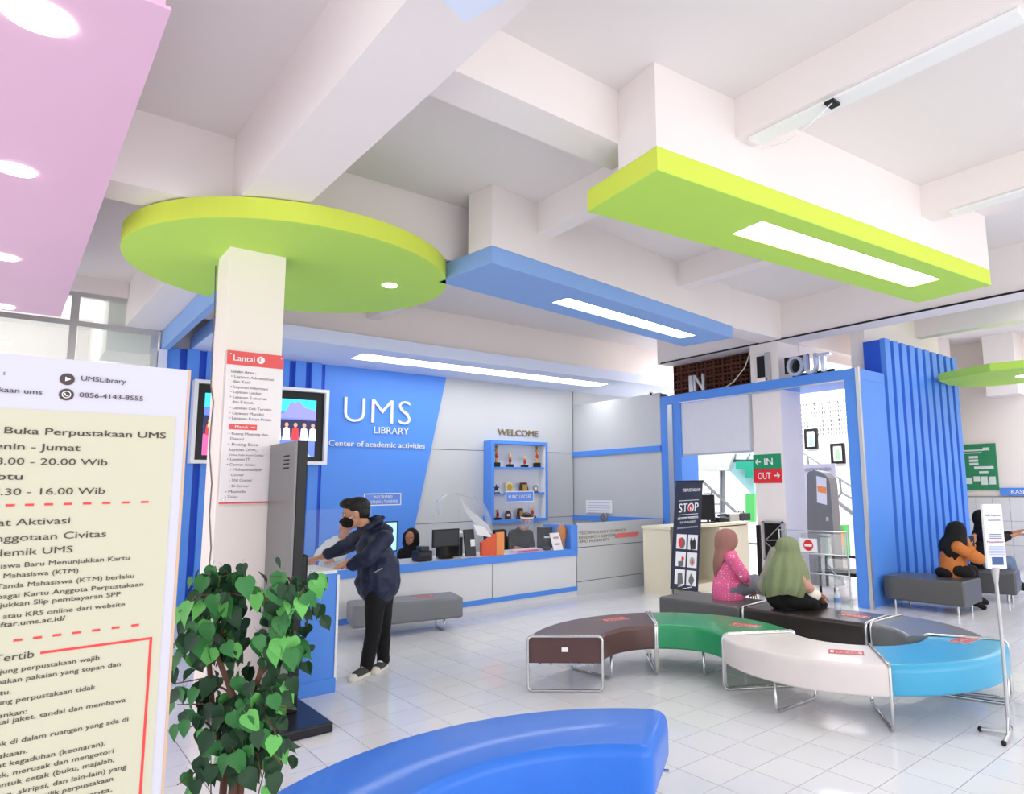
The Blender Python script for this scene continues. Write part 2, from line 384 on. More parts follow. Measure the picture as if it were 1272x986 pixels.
# blue fascia beam on the left and its post
tag(MB().box(1.5, 1.58, 7.0, YB, 3.72, 3.99).build('trim_2', 'mblue'), kind='structure')
tag(MB().box(1.47, 1.57, 10.88, YB+.02, 0, 3.72).build('trim_3', 'pblue'), kind='structure')
# left glazed partition
wn = tag(MB().box(-2.9, 1.47, 10.96, 11.04, 3.93, 4.0).build('window_1', 'alu'), kind='structure')
for xx in (.50, 1.41): MB().box(xx-.03, xx+.05, 10.96, 11.04, 0, 3.93).build('mullion', 'alu', wn)
MB().box(.47, .56, 10.96, 11.04, 4.0, 4.33).build('mullion', 'alu', wn)
MB().box(-2.9, 1.1, 10.96, 11.04, 4.33, 4.39).build('head_frame', 'alu', wn)
MB().box(-2.9, .47, 10.96, 11.04, 0, .08).build('sill', 'alu', wn)
for (xa, xb, za, zb) in ((-2.9, .47, .08, 3.93), (.56, 1.38, .08, 3.93), (-2.9, .47, 4.0, 4.33), (.56, 1.08, 4.0, 4.33)):
    MB().box(xa, xb, 10.99, 10.998, za, zb).build('pane', 'gglass', wn)
tag(MB().box(-3, 1.9, 14.6, 14.8, 0, ZC).build('wall_far_left', 'wall'), kind='structure')
tag(MB().box(.9, 1.5, 11.3, 14.6, 3.7, ZC-.001).build('trim_4', 'wall'), kind='structure')
tag(MB().box(-3, 1.5, 13.2, 13.3, 3.35, 3.75).build('trim_5', mat('pale_green_paint', (216, 232, 218), .7)), kind='structure')

# ---- side wall X = 9.07 with blue rails, then the gate
ws = tag(MB().box(9.09, 9.3, 8.47, YB, 0, 3.45).build('wall_side', 'joint'), kind='structure')
for z0, z1 in ((0, 1.04), (1.14, 2.36), (2.47, 3.46)): MB().box(9.07, 9.1, 8.47, YB, z0, z1).build('panel', 'panel', ws)
for z0, z1 in ((1.04, 1.14), (2.36, 2.47)): MB().box(9.035, 9.1, 8.47, YB, z0, z1).build('rail', 'blue', ws)
part = tag(MB().box(6.99, 9.03, 8.445, 8.52, 0, 1.135).build('low_partition_wall', 'joint'), 'low silver panelled partition wall with raised lettering right of the counter', 'partition')
for z0, z1 in ((0, .21), (.222, .748), (.76, 1.14)): MB().box(6.985, 9.03, 8.43, 8.446, z0, z1).build('panel', 'panel', part)
gold = mat('dull_gold_lettering', (150, 132, 100), .4, .5)
for s, (xa, ya), (xb, yb), cap in (('TECHNOLOGY SCIENCE', (719, 664), (777, 657.5), .045), ('RESEARCH CENTER', (719, 669.5), (765, 665.5), .045), ('AND HUMANITY', (719, 674.5), (757, 671), .045)):
    A, B = yp(xa, ya, 8.43), yp(xb, yb, 8.43); text(s, (A.x, 8.428, A.z), XD, ZD, cap, gold, part, width=B.x-A.x, depth=.003, bold=.01)
A = yp(766, 666, 8.42); MB().obox((A.x+.25, 8.424, A.z+.01), (.26, 0, .0), (.03, 0, .035), (0, .003, 0)).build('red_sticker', mat('coral_red_print', (245, 120, 115), .5), part)
# gate portal
gate = thing('entrance_portal', 'blue entrance portal with silver trim strips and two openings', 'gate', (9.5, 6.5, 0))
MB().box(9.07, 9.53, 7.98, 8.465, 0, 3.22).build('jamb', 'blue', gate)
MB().box(9.07, 9.96, 4.62, 4.80, 0, 3.22).build('jamb', 'blue', gate)
MB().box(9.07, 9.96, 4.62, 8.465, 3.222, 3.375).build('lintel', 'blue', gate)
MB().box(9.055, 9.07, 8.16, 8.28, 0, 3.2).build('trim_strip', 'alu', gate)
MB().box(9.055, 9.10, 4.57, 4.62, 0, 3.38).build('trim_strip', 'alu', gate)
MB().box(9.06, 9.075, 4.80, 7.98, 3.205, 3.222).build('trim_strip', 'alu', gate)
# board hanging in the left opening
b_ = thing('hanging_board', 'blank white board filling the top of the left gate opening', 'board', (9.12, 7.2, 2.25))
MB().box(9.10, 9.14, 6.50, 7.975, 2.28, 3.2).build('panel', mat('lilac_white_board', (226, 226, 236), .5), b_)
MB().box(9.09, 9.15, 6.50, 7.975, 2.25, 2.28).build('bottom_rail', 'alu', b_); MB().box(9.09, 9.15, 6.47, 6.50, 2.25, 3.2).build('side_rail', 'alu', b_)
# arrow signs on the column
def sign(px0, py0, px1, py1, txt, m, lab, arrow_left):
    a, b = xp(px0, py0, 9.12), xp(px1, py1, 9.12); t = thing('direction_sign', lab, 'sign', (9.12, (a.y+b.y)/2, b.z))
    MB().box(9.112, 9.128, b.y, a.y, b.z, a.z).build('plate', m, t, bevel=.003)
    h = a.z-b.z; w = a.y-b.y; cap = h*.45; zb = b.z+h*.28
    if arrow_left:
        text(txt, (9.112, a.y-w*.42, zb), NYD, ZD, cap, 'white', t, width=w*.3, bold=.02); ax = a.y-w*.16; d = 1
    else:
        text(txt, (9.112, a.y-w*.17, zb), NYD, ZD, cap, 'white', t, width=w*.46, bold=.02); ax = a.y-w*.88; d = -1
    zc = zb+cap/2; L = w*.09
    ar = MB().obox((9.109, ax-d*L*.4, zc), (.002, 0, 0), (0, L, 0), (0, 0, cap*.09))
    for sg in (1, -1): ar.obox((9.109, ax+d*L*.25, zc+sg*cap*.22), (.002, 0, 0), (0, L*.45, -d*sg*L*.45), (0, cap*.05, d*sg*cap*.05))
    ar.build('arrow', 'white', t)
sign(935.5, 565, 970.5, 582, 'IN', mat('sign_green', (20, 150, 100), .4), 'green IN sign with left arrow on the white column', True)
sign(935.8, 582.5, 971.5, 599.5, 'OUT', mat('sign_red', (228, 42, 52), .4), 'red OUT sign with right arrow on the white column', False)
# dark open cabinet on the column
t = thing('hose_cabinet', 'small dark open cabinet with crossed bars on the white column', 'cabinet', (9.1, 6.15, .55))
MB().box(9.08, 9.128, 5.97, 6.30, .56, 1.13).build('recess', 'void', t)
f = MB(); f.box(9.06, 9.1, 5.95, 5.98, .55, 1.15).box(9.06, 9.1, 6.29, 6.32, .55, 1.15).box(9.06, 9.1, 5.95, 6.32, 1.12, 1.15).box(9.06, 9.1, 5.95, 6.32, .55, .58)
f.build('frame', 'alu', t)
for a, b in (((9.07, 5.98, 1.1), (9.07, 6.28, .85)), ((9.07, 6.28, .82), (9.07, 5.98, .6)), ((9.07, 5.98, .87), (9.07, 6.28, .85))): MB().cyl(a, b, .008, seg=6).build('bar', 'alu', t)
MB().box(9.08, 9.128, 6.40, 6.455, 0, 1.08).build('dark_gap_strip', 'black', ceiling)  # black strip whose colour stands in for the shade in a gap
# letters on top of the portal
t = thing('in_letters', 'pale metal letters IN standing on the left of the blue portal', 'sign', (9.12, 7.5, 3.375))
text('I', (9.10, 7.72, 3.38), NYD, ZD, .29, 'alu', t, width=.07, depth=.05, bold=.03); text('N', (9.10, 7.62, 3.38), NYD, ZD, .29, 'alu', t, width=.22, depth=.05, bold=.03)
t = thing('out_letters', 'mirrored metal letters OUT with black backs standing on the right of the blue portal', 'sign', (9.12, 5.4, 3.375))
bk = mat('mirror_steel', (215, 222, 235), .2, .6)
for ch, ya, yb, zt in (('O', 5.70, 5.42, .30), ('U', 5.40, 5.20, .30), ('T', 5.21, 4.98, .28)):
    text(ch, (9.10, ya, 3.38), NYD, ZD, zt, bk, t, width=ya-yb, depth=.09, bold=.03)
MB().box(9.2, 9.23, 5.43, 5.86, 3.46, 3.72).build('black_plate', 'black', t); MB().box(9.16, 9.2, 5.0, 5.7, 3.378, 3.43).build('black_plate', 'black', t)
t = thing('loose_letter', 'dark metal letter I leaning on the portal before the column', 'sign', (9.1, 6.2, 3.375))
MB().box(9.095, 9.12, 6.145, 6.31, 3.45, 3.80).build('black_back', 'black', t); MB().box(9.07, 9.12, 6.06, 6.14, 3.38, 3.84).build('metal_face', 'alu', t)
MB().box(9.07, 9.12, 6.1, 6.33, 3.376, 3.44).build('rubble_base', 'wallc', t, bevel=.01)

# terracotta breeze-block wall above the portal
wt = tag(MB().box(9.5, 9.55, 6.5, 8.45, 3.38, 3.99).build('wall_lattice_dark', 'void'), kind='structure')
bw, bh = .195, .152
def breeze(w, h, d):
    b = MB(); e = .018
    b.box(-d, 0, 0, w, 0, e).box(-d, 0, 0, w, h-e, h).box(-d, 0, 0, e, e, h-e).box(-d, 0, w-e, w, e, h-e)
    b.box(-d*.9, 0, e, w-e, h/2-e/2, h/2+e/2).box(-d*.9, 0, w/2-e/2, w/2+e/2, e, h-e); return b
b0 = None
for i in range(10):
    for j in range(4):
        if b0 is None: b0 = breeze(bw-.004, bh-.004, .06).build('breeze_block', 'terra'); b0.parent = wt; c = b0
        else: c = b0.copy(); COL.objects.link(c)
        c.location = (9.499, 6.5+i*bw, 3.382+j*bh)
MB().tube([(9.4, 7.3, 3.39), (9.38, 7.0, 3.5), (9.38, 6.75, 3.72), (9.38, 6.62, 3.98)], .012, 6).build('loose_cable', 'cream', wt)
tag(MB().tube([(9.052, 8.4, 4.0), (9.052, 6.3, 4.005), (9.052, 2, 4.0), (9.052, -1.8, 4.0)], .014, 6).build('ceiling_cable', 'black'), 'thin black cable clipped along the bottom edge of the long ceiling beam', 'cable')
wu = tag(MB().box(9.72, 12.4, 5.9, 6.0, 3.84, ZC).build('wall_upper_hall', 'wall'), kind='structure')

# ---- slatted blue wall block right of the gate
wr = tag(MB().box(10.02, 12.9, 4.68, 4.95, 0, 3.93).build('wall_slatted', 'dblue'), kind='structure')
nr = 10; pit = 2.9/nr
for i in range(nr): MB().box(10.02+i*pit, 10.02+i*pit+pit*.62, 4.60, 4.68, 0, 3.94).build('rib', 'blue', wr)
tag(MB().box(10.1, 13.0, 4.96, 5.2, 0, ZC).build('wall_above_slats', 'wallc'), kind='structure')
# ---- far right wall
tag(MB().box(15.0, 15.2, -2, 6.5, 0, ZC).build('wall_right', 'wallc'), kind='structure')
wd_ = tag(MB().box(14.96, 15.0, -2, 5.6, 0, 1.42).build('baseboard_right', 'joint'), kind='structure')
for i in range(24):
    for j in range(3): MB().box(14.945, 14.962, -1.9+i*.31, -1.9+i*.31+.304, j*.47, j*.47+.464).build('tile', 'panel' if False else 'cpanel', wd_)
# ---- hall beyond the gate
wh = tag(MB().box(14.03, 14.2, 5.2, 9.0, 0, 2.78).add(*[[], []]).build('wall_hall', 'wall'), kind='structure')
MB().box(14.03, 14.2, 5.2, 9.0, 3.6, ZC).build('lintel', 'wall', wh)
lat = MB(); bs = .2
for i in range(17):
    for j in range(4):
        y, z = 5.5+i*bs, 2.79+j*bs
        lat.box(14.03, 14.12, y, y+bs, z, z+.028).box(14.03, 14.12, y, y+.028, z+.028, z+bs)
        lat.box(14.04, 14.11, y+.028, y+bs, z+.1, z+.12)
        for sx in (.075, .145): lat.box(14.04, 14.11, y+sx, y+sx+.016, z+.028, z+.1).box(14.04, 14.11, y+sx, y+sx+.016, z+.12, z+bs)
tag(lat.build('breeze_lattice', 'white', wh), kind='stuff')
MB().box(14.17, 14.2, 5.2, 9.0, 2.78, 3.6).build('lattice_shade_sheet', mat('painted_shade', (48, 48, 52), .9), wh)  # added dark sheet, its colour stands in for shade behind the lattice
# =====================================================================
#                         COUNTER AND ITS THINGS
# =====================================================================
ct = thing('service_counter', 'long white service counter with blue top edge along the back', 'counter', (4.7, 8.8, 0))
seams = [2.3, 3.86, 5.395, 6.975]
MB().box(2.3, 6.95, 8.455, 8.50, .10, .635).build('seam_backing', 'joint', ct)
for a, b in zip(seams[:-1], seams[1:]): MB().box(a+.008, b-.008, 8.43, 8.456, .155, .64).build('front_panel', 'cpanel', ct)
MB().box(2.3, 6.98, 8.40, 8.47, .64, .745).build('top_edge', 'blue', ct, bevel=.004)
MB().box(2.3, 6.98, 8.415, 8.47, .085, .155).build('base_band', 'blue', ct)
MB().box(2.3, 6.98, 8.43, 8.47, 0, .085).build('kick_board', 'cpanel', ct)
MB().box(2.3, 6.9, 8.47, 9.15, .715, .743).build('worktop', 'cpanel', ct)
MB().box(6.84, 6.98, 8.40, 9.15, .745, 1.12).build('end_post', 'blue', ct, bevel=.003)
MB().box(2.3, 2.33, 8.47, 9.15, 0, .715).build('side_panel', 'cpanel', ct)
MB().box(6.87, 6.9, 8.5, 9.15, 0, .71).build('side_panel', 'cpanel', ct)
ZT = .745
def on(px, py, Y, z=ZT): p = yp(px, py, Y); return p
def monitor(x, y, label, rz=0, scr='screen_glow', w=.5, h=.32, back=False):
    t = thing('computer_monitor', label, 'monitor', (x, y, ZT))
    c, s_ = math.cos(rz), math.sin(rz); U = Vector((c, s_, 0)); N = Vector((-s_, c, 0)); P = Vector((x, y, ZT))
    MB().obox(P+Vector((0, 0, .16+h/2)), U*w/2, N*.018, (0, 0, h/2)).build('casing', 'black', t, bevel=.004)
    MB().obox(P-N*.0195+Vector((0, 0, .16+h/2)), U*(w/2-.018), N*.001, (0, 0, h/2-.018)).build('screen', mat(scr, (165, 225, 245), .3, emis=((165, 225, 245), .8)) if not back else 'dark', t)
    MB().obox(P+Vector((0, 0, .1)), U*.03, N*.012, (0, 0, .09)).build('neck', 'black', t)
    MB().lathe([(.0, 0), (.11, 0), (.11, .01), (.0, .014)], P+Vector((0, 0, .001))).build('foot', 'black', t)
    return t
monitor(3.83, 8.62, 'flat monitor with pale blue screen on the counter behind the standing man', .1, w=.36, h=.4)
monitor(4.78, 8.70, 'black monitor turned away on the counter before the veiled clerk', .0, back=True, w=.42, h=.25)
def desk(name, label, cat): return name, label, cat
# dark equipment in front of the veiled clerk
t = thing('receipt_printer', 'black receipt printer on the counter beside the turned monitor', 'printer', (4.4, 8.62, ZT))
MB().box(4.28, 4.5, 8.55, 8.75, ZT, ZT+.14).build('body', 'black', t, bevel=.015); MB().box(4.31, 4.47, 8.54, 8.551, ZT+.08, ZT+.11).build('slot', 'dark', t)
MB().box(4.33, 4.45, 8.55, 8.72, ZT+.14, ZT+.2).build('paper_roll_lid', 'dark', t, bevel=.01)
t = thing('card_terminal', 'small grey card terminal on the counter edge right of the monitors', 'terminal', (5.12, 8.6, ZT))
MB().obox((5.12, 8.62, ZT+.2), (.085, 0, 0), (0, .02, .0), (0, .04, .19)).build('body', 'dark', t, bevel=.01)
MB().obox((5.15, 8.583, ZT+.2), (.035, 0, 0), (0, .004, 0), (0, .008, .05)).build('label_card', 'white', t)
t = thing('paper_tray', 'black document tray with white paper by the veiled clerk', 'tray', (4.62, 8.85, ZT))
MB().obox((4.95, 8.9, ZT+.32), (.19, 0, 0), (0, .06, .02), (0, 0, .03)).build('paper', 'white', t); MB().box(4.76, 5.14, 8.84, 8.96, ZT, ZT+.29).build('tray', 'black', t, bevel=.01)
t = thing('orange_folder_stand', 'orange standing folder box on the counter', 'folder', (5.5, 8.6, ZT))
p0, p1, p2 = yp(556, 693, 8.5), yp(577, 691, 8.5), yp(577, 667, 8.5)
MB().prism([(5.0+.33, 8.62, ZT), (5.5, 8.50, ZT), (5.5, 8.50, ZT+.31), (5.0+.33, 8.62, ZT+.19)], (.0, .06, 0)).build('back_cover', mat('orange_red_card', (242, 104, 70), .6), t)
MB().box(5.505, 5.64, 8.50, 8.53, ZT, ZT+.33).build('front_cover', mat('orange_card', (250, 160, 96), .6), t)
t = thing('office_chair', 'empty black office chair behind the orange folder', 'chair', (6.0, 9.5, 0))
MB().obox((6.1, 9.45, .85), (.22, 0, 0), (0, .04, .0), (0, .03, .2)).build('backrest', 'black', t, bevel=.04); MB().box(5.88, 6.32, 9.5, 9.95, .44, .52).build('seat', 'black', t, bevel=.03)
MB().cyl((6.1, 9.72, .06), (6.1, 9.72, .44), .03).build('column', 'chrome', t)
s = MB()
for k in range(5): a = 2*PI*k/5; s.cyl((6.1, 9.72, .1), (6.1+.28*math.cos(a), 9.72+.28*math.sin(a), .04), .018, seg=8)
s.build('star_base', 'black', t)
t = thing('pink_tissue_pack', 'white box with pink print lying on the counter', 'box', (5.95, 8.6, ZT))
pk = MB().box(5.86, 6.3, 8.50, 8.66, ZT, ZT+.045).build('carton', mat('pink_white_carton', (248, 214, 226), .5), t, bevel=.004)
MB().box(5.9, 6.26, 8.498, 8.5, ZT+.012, ZT+.03).build('printed_band', mat('rose_print', (232, 120, 160), .5), t)
t = thing('barcode_scanner', 'black barcode scanner with a white top standing on the counter', 'scanner', (6.45, 8.55, ZT))
MB().box(6.44, 6.53, 8.52, 8.62, ZT, ZT+.05).build('base', 'black', t, bevel=.01); MB().cyl((6.485, 8.57, ZT+.04), (6.485, 8.57, ZT+.15), .014).build('stem', 'black', t)
MB().obox((6.485, 8.55, ZT+.17), (.035, 0, 0), (0, .045, 0), (0, 0, .022)).build('head', 'black', t, bevel=.008); MB().box(6.455, 6.515, 8.5, 8.6, ZT+.193, ZT+.21).build('lid', 'white', t)
t = thing('leaflet_holder', 'upright white leaflet stand with red print on the counter', 'leaflet', (6.62, 8.5, ZT))
MB().obox((6.6, 8.47, ZT+.13), (.095, 0, 0), (0, .004, 0), (-.02, .03, .135)).build('card', 'white', t)
redp = mat('red_print', (214, 60, 60), .5)
for k, zz in enumerate((.2, .185, .1, .085)): MB().obox((6.6-(zz-.13)*.1, 8.462+(zz-.13)*.2, ZT+zz), (.05, 0, 0), (0, .002, 0), (0, .001, .004)).build('printed_line', redp, t)
t = thing('black_speaker_box', 'black box behind the leaflet stand at the counter end', 'box', (6.75, 8.9, ZT))
MB().box(6.62, 6.82, 8.85, 9.02, ZT, ZT+.33).build('casing', 'black', t, bevel=.008)
t = thing('brochure_bundle', 'orange and brown wrapped bundle standing at the counter end', 'bundle', (6.75, 8.55, ZT))
MB().lathe([(.03, 0), (.05, .05), (.045, .12), (.075, .2), (.08, .3), (.05, .36), (.01, .385)], (6.78, 8.56, ZT), seg=14).build('wrapped_top', mat('orange_brown_wrap', (205, 130, 70), .4, var=.4, scale=18), t, smooth=True)
MB().lathe([(.052, 0), (.058, .1), (.056, .102)], (6.78, 8.56, ZT), seg=16).build('glass_jar', 'acryl', t, smooth=True)
# clear acrylic sneeze guards with curved reflective sheet
def sheet(name, label, pts, h, Y0, m='acryl'):
    t = thing(name, label, 'screen', (pts[0][0], pts[0][1], ZT)); n = len(pts)
    v = [(x, y, ZT) for x, y in pts]+[(x, y, ZT+h) for x, y in pts]
    o = MB().add(v, [(i, i+1, n+i+1, n+i) for i in range(n-1)]).build('sheet', m, t, smooth=True)
    md = o.modifiers.new('thickness', 'SOLIDIFY'); md.thickness = .004; return t
sheet('sneeze_guard', 'clear flat acrylic sneeze guard in front of the face-shield clerk', [(5.72, 8.5), (6.82, 8.5)], .42, 0)
sheet('sneeze_guard', 'clear acrylic sneeze guard left of the standing man', [(2.6, 8.5), (3.6, 8.5)], .75, 0)
t = thing('curved_plastic_sheet', 'curled clear plastic sheet hanging over the counter with a painted white glare', 'screen', (5.6, 8.55, ZT))
C = [yp(x, y, 8.55) for x, y in ((545, 640), (549, 620), (556, 613), (572, 612), (590, 616), (602, 626), (610, 642), (613, 668))]
v = [tuple(p) for p in C]+[(p.x+.05, 8.8, p.z-.02) for p in C]; n = len(C)
o = MB().add(v, [(i, i+1, n+i+1, n+i) for i in range(n-1)]).build('curled_sheet', mat('shiny_clear_film', (250, 250, 252), .08, alpha=.3, var=0), t, smooth=True)
o.modifiers.new('thickness', 'SOLIDIFY').thickness = .003
Q = [yp(x, y, 8.56) for x, y in ((588, 651), (601, 654), (613, 668), (593, 664))]
MB().prism(Q, (0, .004, 0)).build('white_glare_patch', 'white', t)  # white quad painting the glare on the plastic
Q = [yp(x, y, 8.57) for x, y in ((573, 620), (580, 630), (607, 652), (612, 664), (590, 650), (578, 636))]
MB().prism(Q, (0, .003, 0)).build('glossy_fold', mat('glossy_film', (225, 226, 228), .1, alpha=.7, var=0), t)
MB().cyl(yp(571, 690, 8.55), yp(571, 613, 8.55), .006, seg=8).build('support_rod', 'acryl', t)
# hanging acrylic counter signs
wp = 'white'
def hang_sign(name, label, corners, lines, fill, Y, caps):
    a, b = yp(corners[0], corners[1], Y), yp(corners[2], corners[3], Y); t = thing(name, label, 'sign', ((a.x+b.x)/2, Y, b.z))
    MB().box(a.x, b.x, Y, Y+.006, b.z, a.z).build('plate', fill, t)
    e = .012
    f = MB().box(a.x, b.x, Y-.004, Y, a.z-e, a.z).box(a.x, b.x, Y-.004, Y, b.z, b.z+e).box(a.x, a.x+e, Y-.004, Y, b.z+e, a.z-e).box(b.x-e, b.x, Y-.004, Y, b.z+e, a.z-e); f.build('border', wp, t)
    n = len(lines); H = a.z-b.z
    for k, s in enumerate(lines):
        zb = b.z + H*((n-1-k)+.5)/n*.8 + H*.1 - caps/2
        w = (b.x-a.x)*(.5+.3*(len(s) > 10)); text(s, ((a.x+b.x)/2-w/2, Y-.004, zb), XD, ZD, caps, wp, t, width=w, bold=.004)
    for xx in (a.x+.1, b.x-.1): MB().cyl((xx, Y+.003, b.z), (xx, Y+.003, ZT), .004, seg=6).build('support_rod', 'acryl', t)
hang_sign('counter_sign', 'blue outlined acrylic sign INFORMASI standing over the counter behind the man', (452, 613, 498, 627), ['INFORMASI', 'LAYANAN & TRANSAKSI'], mat('blue_acrylic', (110, 150, 238), .2, alpha=.5, var=0), 8.7, .04)
hang_sign('counter_sign', 'blue acrylic locker sign standing in front of the trophy shelf', (628, 610, 663, 623), ['KUNCI LOCKER'], mat('blue_acrylic_solid', (105, 150, 235), .2, alpha=.9, var=0), 8.7, .05)
# wall lettering
a, b = yp(427, 524, 10.96), yp(510, 527, 10.96)
text('UMS', (a.x, 10.985, a.z+.01), XD, ZD, .41, 'white', wall_back, width=b.x-a.x, depth=.03, bold=-.012, sp=1.05)
a, b = yp(465, 538, 10.96), yp(508, 539.5, 10.96); text('LIBRARY', (a.x, 10.985, a.z), XD, ZD, .115, 'white', wall_back, width=b.x-a.x, depth=.02, bold=-.005)
a, b = yp(408.5, 553.3, 10.96), yp(528, 556, 10.96); text('Center of academic activities', (a.x, 10.985, a.z), XD, ZD, .09, 'white', wall_back, width=b.x-a.x, depth=.02, bold=.012)
a, b = yp(619, 540, 11.0), yp(669, 541, 11.0); text('WELCOME', (a.x, 11.028, a.z), XD, ZD, .12, gold, wall_back, width=b.x-a.x, depth=.02, bold=.03)
# video screen
tv = thing('framed_video_screen', 'large white-framed video screen on the slatted blue wall behind the column', 'screen', (2.85, 10.85, 2.13))
x0, x1, z0, z1 = 1.90, 3.78, 2.13, 3.32
f = MB()
for q in ((x0, x1, z0, z0+.05), (x0, x1, z1-.05, z1), (x0, x0+.05, z0+.05, z1-.05), (x1-.05, x1, z0+.05, z1-.05)): f.box(q[0], q[1], 10.72, 10.92, q[2], q[3])
f.build('white_frame', 'white', tv)
MB().box(x0+.05, x1-.05, 10.80, 10.9, z0+.05, z1-.05).build('black_surround', 'black', tv)
sc = thing('x', None, None, (0, 0, 0)); bpy.data.objects.remove(sc)
SX0, SX1, SZ0, SZ1 = 2.05, 3.6, 2.25, 3.14
scr = MB().box(SX0, SX1, 10.785, 10.80, SZ0, SZ1).build('screen', mat('screen_blue', (110, 130, 225), .3, emis=((96, 122, 224), .75)), tv)
def lit(n, c, e=.8): return mat(n, c, .3, emis=(c, e))
MB().box(SX0, SX1, 10.78, 10.784, SZ1-.2, SZ1).build('picture_band', lit('screen_cyan', (60, 220, 235)), scr)
MB().prism([(3.15, 10.772, SZ1-.2), (3.2, 10.772, SZ1-.07), (3.35, 10.772, SZ1-.03), (3.42, 10.772, SZ1-.12), (SX1, 10.772, SZ1-.16), (SX1, 10.772, SZ1-.3), (3.0, 10.772, SZ1-.3)], (0, .004, 0)).build('picture_shape', lit('screen_violet', (140, 140, 215)), scr)
MB().box(SX0, SX1, 10.78, 10.784, 2.55, 2.82).build('picture_band', lit('screen_navy', (40, 45, 90), .3), scr)
for k in range(12):
    xx = SX0+.08+k*.13; s = MB().ell((xx, 10.777, 2.74), .028, .003, .034); s.build('picture_head', lit('screen_face', (214, 150, 130)), scr)
    MB().prism([(xx-.055, 10.778, 2.5), (xx+.055, 10.778, 2.5), (xx+.045, 10.778, 2.68), (xx, 10.778, 2.71), (xx-.045, 10.778, 2.68)], (0, .003, 0)).build('picture_shirt', lit('screen_white' if k % 3 else 'screen_red', (240, 240, 250) if k % 3 else (225, 50, 60)), scr)
MB().prism([(2.05, 10.777, 2.25), (2.3, 10.777, 2.25), (2.2, 10.777, 2.5), (2.05, 10.777, 2.55)], (0, .003, 0)).build('picture_shape', lit('screen_pink', (240, 90, 150)), scr)
MB().prism([(3.3, 10.777, 2.25), (3.55, 10.777, 2.25), (3.45, 10.777, 2.36), (3.35, 10.777, 2.42)], (0, .003, 0)).build('picture_shape', lit('screen_lightblue', (150, 200, 245)), scr)
MB().prism([(2.1, 10.776, 2.65), (2.22, 10.776, 2.65), (2.2, 10.776, 2.85), (2.12, 10.776, 2.8)], (0, .003, 0)).build('picture_shape', lit('screen_yellow', (235, 230, 90)), scr)
# trophy shelf
sh = thing('trophy_shelf', 'blue-framed white trophy shelf hung on the silver wall', 'shelf', (7.5, 10.9, 1.06))
X0, X1, Z0, Z1 = 6.84, 8.18, 1.07, 2.63
MB().box(X0+.05, X1-.05, 11.0, 11.028, Z0+.04, Z1-.04).build('back_panel', 'white', sh)
for q in ((X0, X1, Z1-.06, Z1), (X0, X1, Z0, Z0+.06)): MB().box(q[0], q[1], 10.76, 11.028, q[2], q[3]).build('frame_board', 'blue', sh)
for q in ((X0, X0+.07), (X1-.05, X1)): MB().box(q[0], q[1], 10.76, 11.028, Z0+.06, Z1-.06).build('frame_side', 'blue', sh)
MB().box(X1-.056, X1-.051, 10.775, 11.0, Z0+.06, Z1-.06).build('white_liner', 'white', sh)
s1, s2 = 2.10, 1.60
for z in (s1, s2): MB().box(X0+.07, X1-.05, 10.8, 11.0, z, z+.03).build('shelf_board', 'blue', sh)
gm = mat('trophy_gold', (214, 176, 96), .3, .8); rd = mat('trophy_red', (190, 40, 50), .3); wdm = mat('walnut', (74, 46, 34), .5)
def tall_trophy(x, z, h, label):
    t = thing('trophy', label, 'trophy', (x, 10.86, z))
    MB().box(x-.06, x+.06, 10.81, 10.91, z, z+.10*h/.5).build('plinth', 'black', t, bevel=.004)
    MB().lathe([(.03, 0), (.022, .02), (.018, h*.5), (.04, h*.55), (.015, h*.6), (.03, h*.75), (.0, h*.8)], (x, 10.86, z+.1*h/.5), seg=12).build('cup', gm, t, smooth=True)
    MB().ell((x, 10.85, z+.1*h/.5+h*.3), .03, .03, .05).build('red_ribbon', rd, t, smooth=True); return t
def plaque(x, z, label, col_, w, h, kind='round'):
    t = thing('plaque', label, 'plaque', (x, 10.86, z))
    MB().box(x-w*.35, x+w*.35, 10.82, 10.92, z, z+.02).build('foot', wdm, t)
    if kind == 'round': MB().lathe([(0, -.012), (w/2, -.012), (w/2, .012), (0, .012)], (x, 10.87, z+.02+w/2), axis=(0, 1, 0)).build('disc', col_, t); MB().lathe([(0, -.002), (w*.32, -.002), (w*.32, .002), (0, .002)], (x, 10.855, z+.02+w/2), axis=(0, 1, 0)).build('medallion', gm, t)
    elif kind == 'star':
        P = [(x+(w/2 if k % 2 == 0 else w/5)*math.sin(PI*k/5), 10.86, z+.02+w/2+(w/2 if k % 2 == 0 else w/5)*math.cos(PI*k/5)) for k in range(10)]
        MB().prism(P, (0, .02, 0)).build('star', col_, t)
    elif kind == 'arch': MB().prism([(x-w/2, 10.86, z+.02), (x+w/2, 10.86, z+.02)]+[(x+w/2*math.cos(a*PI/8), 10.86, z+h*.6+w/2*math.sin(a*PI/8)) for a in range(9)], (0, .02, 0)).build('arch', col_, t); MB().box(x-w*.25, x+w*.25, 10.855, 10.86, z+.06, z+h*.6).build('inset', 'white', t)
    else:
        MB().prism([(x-w/2, 10.84, z+.0), (x+w/2, 10.84, z+.0), (x+w*.3, 10.86, z+h), (x-w*.3, 10.86, z+h)], (0, .03, 0)).build('case', col_, t); MB().box(x-w*.2, x+w*.25, 10.826, 10.834, z+h*.2, z+h*.8).build('gold_plate', gm, t)
    return t
tall_trophy(7.02, s1+.03, .42, 'tall trophy with red ribbon at the left of the top shelf')
tall_trophy(7.33, s1+.03, .26, 'short slender trophy second on the top shelf')
tall_trophy(7.68, s1+.03, .22, 'small gold figure trophy third on the top shelf')
tall_trophy(7.98, s1+.03, .44, 'tall trophy with red ribbon at the right of the top shelf')
plaque(7.03, s2+.03, 'dark star award on the middle shelf', 'dark', .15, .15, 'star')
